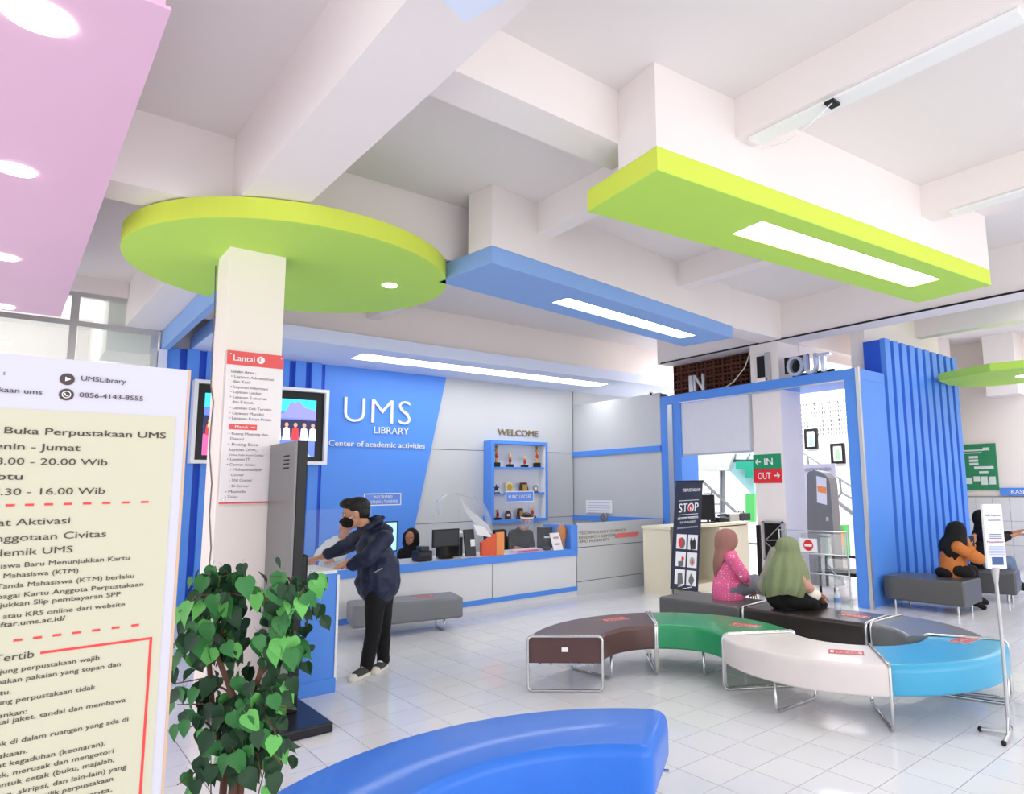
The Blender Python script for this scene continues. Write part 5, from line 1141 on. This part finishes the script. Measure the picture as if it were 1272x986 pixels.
hand(B, w1, (-UR*.86-UP*.42-FW*.1), -UP*.8+UR*.5, FW*1, 1.2, .5)
w2 = A(402, 691, .12); hand(B, w2, (-UR*.95-FW*.1-UP*.12), -UP, -FW, 1.15, .5)
B.build('body', 'skin', man, .0052, 3)
face(man, hc, hf, hu, 1.2, hairm)
s_ = hf.cross((hu-hf*hu.dot(hf)).normalized()); u_ = (hu-hf*hu.dot(hf)).normalized()
H = Blob(); H.ell(hc+u_*.058-hf*.03, hf*.118, s_*.102, u_*.098).ell(hc+u_*.115+hf*.05, hf*.075, s_*.085, u_*.045).ell(hc-hf*.065+u_*.0, hf*.068, s_*.09, u_*.08)
H.build('hair', hairm, man, .008, 2, disp=.005, ds=40)
K = Blob(); K.ell(hc+hf*.066-u_*.062, hf*.078, s_*.078, u_*.058).cap(hc+hf*.095-u_*.03, hc+hf*.135-u_*.045, .028, .022)
K.build('face_mask', blackf, man, .006, 2)
for q in (1, -1): MB().tube([hc+hf*.06-u_*.035+s_*q*.078, hc+hf*.0-u_*.01+s_*q*.097, hc-hf*.012+u_*.025+s_*q*.096], .003, 6).build('mask_strap', 'white', man)
J = Blob()
J.cap(A(462, 668, .13), A(473, 673, -.14), .095, .098)
J.cap(A(463, 680), A(471, 706), .15, .175).cap(A(471, 706), A(471, 724), .185, .19).cap(A(459, 722), A(463, 734), .13, .11).cap(A(478, 715), A(481, 728), .12, .10)
J.cap(A(456, 659, .02), A(464, 668, .0), .085, .11)
J.cap(A(476, 670, -.17), A(459, 692, -.25), .085, .075).cap(A(459, 692, -.25), A(438, 701, -.27), .075, .052)
J.cap(A(452, 666, .16), A(427, 679, .21), .085, .072).cap(A(427, 679, .21), A(408, 688, .13), .072, .05)
J.cap(A(452, 650, .09), A(468, 645, .05), .028, .036).cap(A(468, 645, .05), A(471, 647, -.05), .038, .038).cap(A(471, 647, -.05), A(458, 655, -.10), .036, .03).cap(A(468, 650), A(480, 660), .06, .06).cap(A(468, 644, 0), A(475, 643, -.02), .03, .022)
J.build('jacket', navyf, man, .0085, 3, disp=.018, ds=6.5, stretch=(1, 1, 1.2))
Pk = A(472, 708, -.36); MB().tube([A(465, 711, -.20), A(475, 705.5, -.20)], .006, 6).build('pocket_trim', 'alu', man)
P_ = Blob()
P_.cap(A(468, 722), A(470, 735), .135, .14)
P_.cap(A(467, 731, -.07), kn, .105, .072).cap(kn, an-UP*.015, .070, .060)
P_.cap(A(476, 731, .07), kf, .10, .07).cap(kf, af-UP*.015, .068, .058)
P_.build('trousers', blackf, man, .009, 3, disp=.006, ds=9)
def shoe(parent, heel, toe):
    h, t = Vector(heel), Vector(toe); h.z = t.z = 0; d = (t-h).normalized(); s = Vector((-d.y, d.x, 0)); L = (t-h).length
    sole = MB(); pts = []
    for a, w in ((0, .028), (.06, .038), (.3, .037), (.6, .046), (.85, .044), (.97, .028), (1, .0)): pts.append((a, w))
    ol = [h+d*a*L+s*w for a, w in pts]+[h+d*a*L-s*w for a, w in reversed(pts[:-1])]
    sole.prism([p+Vector((0, 0, .001)) for p in ol], (0, 0, .028)).build('sole', mat('off_white_rubber', (228, 222, 208), .6), parent, bevel=.006)
    U = Blob(); U.cap(h+d*.05+UP*.05, h+d*.06+UP*.085, .036, .034).cap(h+d*.06+UP*.055, h+d*L*.68+UP*.045, .046, .043, fl=UP, k=.85)
    U.build('upper', mat('grey_canvas', (72, 72, 70), .9), parent, .006, 3)
    Blob().ell(h+d*(L-.045)+UP*.034, d*.05, s*.046, UP*.03).build('toe_cap', mat('off_white_rubber', (228, 222, 208), .6), parent, .006, 2)
    for k in range(5):
        c = h+d*(.1+k*.025)+UP*(.088-k*.006); MB().tube([c+s*.026-UP*.012, c+UP*.002, c-s*.026-UP*.012], .0035, 5).build('lace', 'white', parent)
    Blob().cap(h+d*.055+UP*.08, h+d*.05+UP*.13, .045, .044).cap(h+d*.06+UP*.08, h+d*.11+UP*.07, .044, .03).build('sock', 'white', parent, .007, 2)
shoe(man, hn, tn); shoe(man, hf2, tf)

def drape(parent, m, D, rows, folds=13, amp=.05, seed=0):
    n = 72; R = []
    # resample the rows smoothly
    K = 34
    for i in range(K+1):
        t = i/K*(len(rows)-1); a = min(int(t), len(rows)-2); u = t-a; p = [rows[max(0, a-1)], rows[a], rows[a+1], rows[min(len(rows)-1, a+2)]]
        R.append([.5*((2*p[1][j])+(-p[0][j]+p[2][j])*u+(2*p[0][j]-5*p[1][j]+4*p[2][j]-p[3][j])*u*u+(-p[0][j]+3*p[1][j]-3*p[2][j]+p[3][j])*u**3) for j in range(5)])
    vs = []
    for i, (y, xl, xr, ry, off) in enumerate(R):
        a, b = at(xl, y, D+off), at(xr, y, D+off); c = (a+b)/2; hx = max(.004, (b-a).length/2); f = (i/K)**1.4*amp
        for k in range(n):
            th = 2*PI*k/n; w = 1+f*(math.sin(folds*th+seed+i*.05)+.6*math.sin((folds*.6//1)*th+seed*2+1.3-i*.04)); zz = -.03*(i/K)**3*math.sin(2*th+seed)
            vs.append(c+UR*math.cos(th)*hx*w+FW*math.sin(th)*ry*w+UP*zz)
    fs = [(i*n+k, i*n+(k+1) % n, (i+1)*n+(k+1) % n, (i+1)*n+k) for i in range(K) for k in range(n)]+[tuple(reversed(range(n))), tuple(range(K*n, K*n+n))]
    return smooth_by_angle(MB().add(vs, fs).build('veil', m, parent), 70)
# ---- generic seated figure with veil
def seated(label, D, pts, colors, veil=None, fwd=None, sc=1.0, cat='person', facing=False, loc=None, feet=True):
    A = lambda p, dz=0: at(p[0], p[1], D+(p[2] if len(p) > 2 else 0)+dz)
    base = A(pts['hip']); t = thing('person', label, cat, (base.x, base.y, loc if loc is not None else 0))
    B = Blob(); h = A(pts['head']); f = Vector(fwd).normalized(); headb(B, h, f, UP, sc, ears=veil is None)
    B.cap(h-UP*.08*sc, A(pts['neck']), .05*sc, .06*sc)
    sl, sr = A(pts['sh_n']), A(pts['sh_f']); hip = A(pts['hip']); ch = A(pts['chest'])
    B.cap(sl, sr, .055*sc).cap(ch, hip, .11*sc, .13*sc).cap((sl+sr)/2, ch, .08*sc, .1*sc)
    J = Blob(); J.cap(sl, sr, .078*sc).cap((sl+sr)/2, ch, .12*sc, .145*sc).cap(ch, hip, .15*sc, .17*sc)
    for side in ('n', 'f'):
        s0, e, w = A(pts['sh_'+side]), A(pts['el_'+side]), A(pts['wr_'+side])
        B.cap(s0, e, .042*sc, .035*sc).cap(e, w, .035*sc, .025*sc); J.cap(s0, e, .072*sc, .062*sc); J.cap(e, e.lerp(w, colors.get('sleeve', .8)), .058*sc, .045*sc)
        d = (w-e).normalized(); hand(B, w, d, -UP if abs(d.z) < .8 else FW, d.cross(UP).normalized()*(1 if side == 'n' else -1), sc, .6)
    L = Blob(); legs = 'kn_n' in pts
    if legs:
        for side in ('n', 'f'):
            hp = hip+FW*(.09 if side == 'f' else -.09)*sc; k = A(pts['kn_'+side]); a = A(pts['an_'+side]); to = A(pts['toe_'+side])
            B.cap(hp, k, .075*sc, .052*sc).cap(k, a, .052*sc, .034*sc).cap(a, to, .034*sc, .026*sc)
            L.cap(hp, k, .10*sc, .08*sc).cap(k, a, .078*sc, .055*sc)
    B.build('body', colors.get('skin', 'skin2'), t, .0075, 3)
    J.build('top', colors['top'], t, .01, 3, disp=.008, ds=9, stretch=(1, 1, 1))
    if legs:
        L.cap(hip-UP*.02, hip+UP*.02, .15*sc).build('trousers', colors['legs'], t, .01, 3, disp=.006)
        for side in ('n', 'f'):
            a = A(pts['an_'+side]); to = A(pts['toe_'+side]); Blob().cap(a, to, .045*sc, .036*sc).build('shoe', colors.get('shoe', blackf), t, .008, 2)
    if isinstance(veil, list): drape(t, colors['veil'], D, veil, *colors.get('fold', (13, .05, 0)))
    elif veil:
        V = Blob(); veil(V, A, h, f); V.build('veil', colors['veil'], t, .009, 9, disp=.005, ds=12, stretch=(1.5, 1.5, .2))
    return t, A, h, f
pinkf = mat('pink_dotted_cloth', (244, 112, 164), .8, var=.45, scale=150, bump=.2); _nt = pinkf.node_tree; _vo = _nt.nodes.new('ShaderNodeTexVoronoi'); _vo.inputs['Scale'].default_value = 38; _vo.inputs['Randomness'].default_value = .35
_cr = _nt.nodes.new('ShaderNodeValToRGB'); _cr.color_ramp.interpolation = 'CONSTANT'; _cr.color_ramp.elements[0].color = (*lin((250, 215, 228)), 1); _cr.color_ramp.elements[1].position = .24; _cr.color_ramp.elements[1].color = (*lin((240, 106, 158)), 1)
_tc2 = _nt.nodes.new('ShaderNodeTexCoord'); _nt.links.new(_tc2.outputs['Object'], _vo.inputs['Vector']); _nt.links.new(_vo.outputs['Distance'], _cr.inputs[0]); _nt.links.new(_cr.outputs[0], _nt.nodes['Principled BSDF'].inputs['Base Color'])
rose = fabric('dusty_rose_cloth', (160, 112, 104)); sage = fabric('sage_green_cloth', (128, 138, 102)); sage2 = mat('sheer_sage_cloth', (178, 176, 156), .85, var=.1, scale=30, alpha=.62)
greyj = fabric('grey_denim', (120, 124, 136)); orf = mat('orange_brown_cloth', (196, 116, 56), .85, var=.35, scale=90, bump=.25)
def v1(V, A, h, f):
    s = f.cross(UP); V.ell(h+UP*.02-f*.02, f*.115, s*.105, UP*.125).cap(h-UP*.06, h-UP*.14+f*-.01, .095, .1)
    V.cap(A((899, 683)), A((893, 700, .0)), .10, .085).cap(A((893, 700)), A((887.5, 714)), .075, .03).cap(A((904, 682, -.05)), A((908, 690, -.08)), .09, .06)
f1 = UR*.85+FW*.5-UP*.05
D1 = 6.16*FW.x+4.92*FW.y
t, A1, h1, _ = seated('person in a pink dotted blouse and dusty rose headscarf seated on the grey bench', D1,
    dict(head=(905, 673), neck=(903, 684), sh_n=(909, 693, -.15), sh_f=(898, 692, .15), chest=(905, 706), hip=(906, 731), el_n=(925, 716, -.2), wr_n=(931, 729, -.1), el_f=(918, 712, .2), wr_f=(934, 724, .15), kn_n=(935, 728, -.05), kn_f=(938, 722, .2), an_n=(950, 734, .05), an_f=(951, 729, .3), toe_n=(957, 736, .1), toe_f=(958, 732, .3)),
    dict(top=pinkf, veil=rose, legs=greyj, sleeve=.35, fold=(9, .07, 1)), [(656.5, 899, 904, .02, 0), (659, 892.5, 911, .08, 0), (666, 888.5, 915.5, .115, 0), (675, 887.5, 916, .12, 0), (683, 888, 911, .115, 0), (691, 887, 906, .13, 0), (700, 886, 900, .12, 0), (708, 886.5, 896, .09, 0), (715, 887.5, 892, .05, 0)], f1, 1.0)
Blob().cap(A1((905, 728)), A1((905, 737)), .185, .19).build('blouse_hem', pinkf, t, .01, 3, disp=.006)
MB().tube([A1((919, 717, -.245)), A1((925, 713.5, -.24)), A1((930, 711, -.2))], .012, 8).build('white_cuff', 'white', t)
def v2(V, A, h, f):
    s = f.cross(UP); V.ell(h+UP*.02-f*.01, f*.12, s*.108, UP*.13).cap(A((972, 702)), A((966, 726)), .13, .14).cap(A((984, 700)), A((988, 716)), .14, .10).cap(A((965, 722)), A((962, 732)), .12, .07).cap(A((985, 701, -.12)), A((991, 716, -.2)), .14, .11).cap(h-UP*.02, A((979, 714, -.06)), .11, .205).cap(A((975, 688, .02)), A((967, 722, .02)), .12, .17).cap(A((972, 705, -.1)), A((975, 730, -.12)), .14, .10)
D2 = 6.12*FW.x+4.02*FW.y
f2 = UR*.75+FW*.66-UP*.12
t, A2, h2, _ = seated('person in a sage green headscarf and black robe seated on the dark bench', D2,
    dict(head=(979, 684), neck=(977, 696), sh_n=(984, 706, -.08), sh_f=(970, 703, .17), chest=(975, 716), hip=(978, 742), el_n=(1001, 728, -.12), wr_n=(1012, 737, -.02), el_f=(992, 722, .2), wr_f=(1012, 733, .16), kn_n=(1006, 747, -.1), kn_f=(1012, 742, .15), an_n=(1013, 752, .1), an_f=(1016, 749, .25), toe_n=(1024, 751, .1), toe_f=(1022, 748, .3)),
    dict(top=blackf, veil=sage, legs=blackf, sleeve=.7, fold=(11, .085, 2)), [(666.5, 974, 980, .02, 0), (669, 967, 988, .08, 0), (676, 964, 992, .118, 0), (685, 963, 994, .125, 0), (694, 958, 997, .16, 0), (705, 953, 1002, .22, 0), (718, 950.5, 1003, .245, -.01), (729, 950, 1000, .25, -.02), (738, 951, 996, .235, -.02)], f2, 1.0)
Blob().cap(A2((992, 714, -.12)), A2((1001, 728, -.14)), .066, .064).cap(A2((1001, 728, -.14)), A2((1008, 735, -.07)), .064, .05).build('pink_sleeve', fabric('dusty_pink_sleeve', (200, 150, 132)), t, .01, 3, disp=.006)
Blob().cap(A2((970, 744)), A2((1005, 747)), .13, .10, fl=UP, k=.85).cap(A2((966, 738)), A2((980, 744)), .13, .13).build('robe_skirt', blackf, t, .01, 3, disp=.008)
SV = Blob(); SV.cap(A2((966, 690, .08)), A2((951, 727, .12)), .10, .085, fl=FW, k=.5).cap(A2((966, 690, .06)), A2((959, 712, .08)), .09, .10).build('sheer_overscarf', sage2, t, .012, 4, disp=.012, ds=11, stretch=(1.3, 1.3, .35))
bagp = A2((1011, 739, -.12)); t = thing('shoulder_bag', 'small white and cream bag on the lap of the green-veiled woman', 'bag', bagp)
Blob().ell(bagp, UR*.075, FW*.04, UP*.06).build('pouch', mat('cream_leather', (232, 226, 210), .5), t, .008, 2); MB().tube([bagp+UR*-.06+UP*.04, bagp+UR*-.02+UP*.1, bagp+UR*.05+UP*.05], .007, 6).build('strap', mat('cream_leather', (232, 226, 210), .5), t)
# orange woman
def v3(V, A, h, f):
    s = f.cross(UP); V.ell(h+UP*.02-f*.01, f*.118, s*.11, UP*.125).cap(h-UP*.05, A((1186, 676)), .11, .17).cap(A((1182, 676)), A((1177, 690)), .15, .08).cap(A((1190, 674)), A((1199, 678)), .10, .05)
D3 = 9.62*FW.x+4.0*FW.y
t, A3, h3, _ = seated('person in an orange-brown top and black headscarf on the bench by the blue slats', D3,
    dict(head=(1187, 661), neck=(1186, 670), sh_n=(1190, 680, -.18), sh_f=(1180, 678, .18), chest=(1184, 690), hip=(1184, 707), el_n=(1208, 690, -.22), wr_n=(1203, 677, -.12), el_f=(1205, 688, .2), wr_f=(1208, 676, .16), kn_n=(1203, 711, -.1), kn_f=(1207, 709, .1), an_n=(1212, 748, -.05), an_f=(1214, 742, .1), toe_n=(1222, 754, -.05), toe_f=(1225, 748, .15)),
    dict(top=orf, veil=fabric('black_veil', (9, 8, 10)), legs=blackf, sleeve=.85, fold=(7, .07, 0)), [(647, 1185, 1190, .02, 0), (649.5, 1179, 1195, .08, 0), (656, 1175.5, 1199, .12, 0), (664, 1174, 1200, .13, 0), (671, 1169.5, 1200, .16, 0), (679, 1168, 1199, .20, 0), (687, 1171, 1193, .19, 0), (697, 1175, 1184, .12, 0)], UR*.85+FW*.5-UP*.1, 1.05)
Blob().cap(A3((1208, 690, -.22)), A3((1216, 694, -.2)), .09, .08).build('sleeve_fold', orf, t, .01, 3)
Blob().cap(A3((1176, 711)), A3((1196, 713)), .15, .12, fl=UP, k=.6).build('skirt', blackf, t, .01, 3)
c = A3((1207, 672, .1)); pht = thing('smartphone', 'dark smartphone held by the woman in orange', 'phone', c); MB().obox(c, UR*.035, FW*.006, (0, 0, .07)).build('case', 'black', pht, bevel=.003)
# dark person behind the stand
def v4(V, A, h, f):
    s = f.cross(UP); V.ell(h+UP*.02-f*.01, f*.115, s*.105, UP*.13).cap(h-UP*.05, h-UP*.16, .09, .11)
D4 = 11.25*FW.x+3.85*FW.y
seated('person in black seated behind the sign stand reaching toward the cashier desk', D4,
    dict(head=(1218, 645), neck=(1218, 655), sh_n=(1222, 665, -.16), sh_f=(1214, 664, .16), chest=(1219, 676), hip=(1221, 700), el_n=(1243, 670, -.2), wr_n=(1262, 664, -.1), el_f=(1243, 666, .2), wr_f=(1265, 660, .16), kn_n=(1250, 700, -.1), kn_f=(1254, 697, .1), an_n=(1262, 728, -.05), an_f=(1264, 724, .1), toe_n=(1272, 731, -.05), toe_f=(1274, 728, .15)),
    dict(top=blackf, veil=fabric('black_veil', (9, 8, 10)), legs=fabric('faded_denim', (110, 130, 160)), sleeve=.5), v4, UR*.95+FW*.3, 1.0)
# veiled clerk, facing us
D5 = yp(509, 668, 9.45).dot(FW)
def v5(V, A, h, f):
    s = f.cross(UP); V.ell(h+UP*.03-f*.035, f*.10, s*.112, UP*.125).cap(h-UP*.07+s*.08-f*.02, h+UP*.05+s*.075-f*.02, .05).cap(h-UP*.07-s*.08-f*.02, h+UP*.05-s*.075-f*.02, .05).cap(h-UP*.12-f*.02, h-UP*.2-f*.02, .11, .15)
t, A5, h5, f5 = seated('veiled clerk person with brown face seated behind the counter monitors', D5,
    dict(head=(510, 669), neck=(510, 679), sh_n=(500, 688, 0), sh_f=(520, 688, 0), chest=(510, 698, 0), hip=(510, 718, .05), el_n=(497, 702, -.1), wr_n=(504, 698, -.3), el_f=(524, 702, -.1), wr_f=(517, 698, -.3)),
    dict(top=blackf, veil=fabric('black_veil', (9, 8, 10))), v5, -FW-UP*.1+UR*-.05, 1.05)
face(t, h5, f5, UP, 1.05, hairm)
# face-shield clerk
D6 = yp(650, 660, 9.35).dot(FW)
t, A6, h6, f6 = seated('clerk person in a black shirt with blue mask and clear face shield behind the counter', D6,
    dict(head=(654, 646), neck=(650, 656), sh_n=(638, 664, 0), sh_f=(656, 664, .1), chest=(646, 674), hip=(643, 698), el_n=(634, 680, -.12), wr_n=(648, 682, -.35), el_f=(660, 680, .0), wr_f=(658, 684, -.3)),
    dict(top=blackf, sleeve=.3), None, UR*.3-FW*.93-UP*.2, 1.12)
face(t, h6, f6, UP, 1.05, hairm)
u6 = (UP-f6*UP.dot(f6)).normalized(); s6 = f6.cross(u6)
Blob().ell(h6+u6*.045-f6*.025, f6*.1, s6*.086, u6*.08).ell(h6+u6*.09+f6*.03, f6*.06, s6*.07, u6*.03).build('hair', hairm, t, .008, 2, disp=.004, ds=40)
Blob().ell(h6+f6*.06-u6*.045, f6*.05, s6*.06, u6*.045).build('face_mask', mat('surgical_blue', (110, 178, 232), .6), t, .006, 2)
vs = []; 
for zz in (.07, -.12):
    for k in range(9): a = -1.2+2.4*k/8; vs.append(h6+f6*(.13*math.cos(a)+.0)+s6*(.12*math.sin(a))+u6*zz)
MB().add(vs, [(k, k+1, 9+k+1, 9+k) for k in range(8)]).build('face_shield', mat('face_shield_film', (240, 244, 250), .08, alpha=.25, var=0), t, smooth=True)
MB().tube([h6+f6*(.13*math.cos(-1.2+2.4*k/8))+s6*(.12*math.sin(-1.2+2.4*k/8))+u6*.065 for k in range(9)], .010, 6).build('shield_band', 'white', t)
Blob().cap(A6((636, 681, -.14)), A6((648, 683, -.33)), .05, .042).build('orange_sleeve', mat('orange_knit', (238, 118, 84), .8), t, .008, 2)
oc = thing('office_chair', 'brown-backed chair behind the face-shield clerk', 'chair', (6.0, 9.9, 0)); c = at(624, 678, D6+.25)
MB().obox(c, UR*.14, FW*.03, (0, 0, .16)).build('backrest', mat('brown_leatherette', (112, 58, 50), .5), oc, bevel=.03); MB().obox((c.x+.25, c.y, .45), (.22, 0, 0), (0, .22, 0), (0, 0, .04)).build('seat', mat('brown_leatherette', (112, 58, 50), .5), oc, bevel=.02); MB().cyl((c.x+.25, c.y, 0), (c.x+.25, c.y, .42), .03).build('column', 'chrome', oc); MB().cyl((c.x, c.y, .42), (c.x, c.y, c.z-.1), .02).build('back_bar', 'black', oc)
# pale-dressed person behind the standing man
D7 = yp(425, 670, 9.2).dot(FW)
t, A7, h7, f7 = seated('person in pale grey clothes behind the acrylic, mostly hidden by the standing man', D7,
    dict(head=(430, 655), neck=(426, 666), sh_n=(410, 676, -.05), sh_f=(428, 676, .1), chest=(414, 686), hip=(412, 702), el_n=(398, 686, -.15), wr_n=(392, 694, -.3), el_f=(424, 690, .0), wr_f=(412, 696, -.3)),
    dict(top=fabric('pale_grey_cloth', (214, 216, 220))), None, -UR*.7-FW*.6-UP*.2, 1.0)
Blob().ell(h7+UP*.05-f7*.03, f7*.1, f7.cross(UP)*.086, UP*.08).build('hair', hairm, t, .009, 2)

# repeats share a group phrase; each keeps its own label
GR = {'curved_bench': 'curved vinyl benches of the lobby', 'bench': 'straight upholstered benches', 'trophy': 'trophies on the wall shelf', 'plaque': 'plaques on the wall shelf',
      'counter_sign': 'acrylic signs over the counter', 'direction_sign': 'arrow signs on the column', 'storage_carton': 'cartons on the cream desk', 'office_chair': 'office chairs behind the counter',
      'framed_picture': 'framed pictures in the stair hall', 'light_canopy': 'rectangular ceiling canopies', 'disc_canopy': 'lime green ceiling discs', 'computer_monitor': 'monitors on the counter',
      'light_batten': 'batten lamps under the ceiling ribs', 'sneeze_guard': 'acrylic sneeze guards on the counter'}
for o in bpy.data.objects:
    if o.parent is None and o.get('label'):
        k = o.name.split('.')[0]
        if k in GR: o['group'] = GR[k]
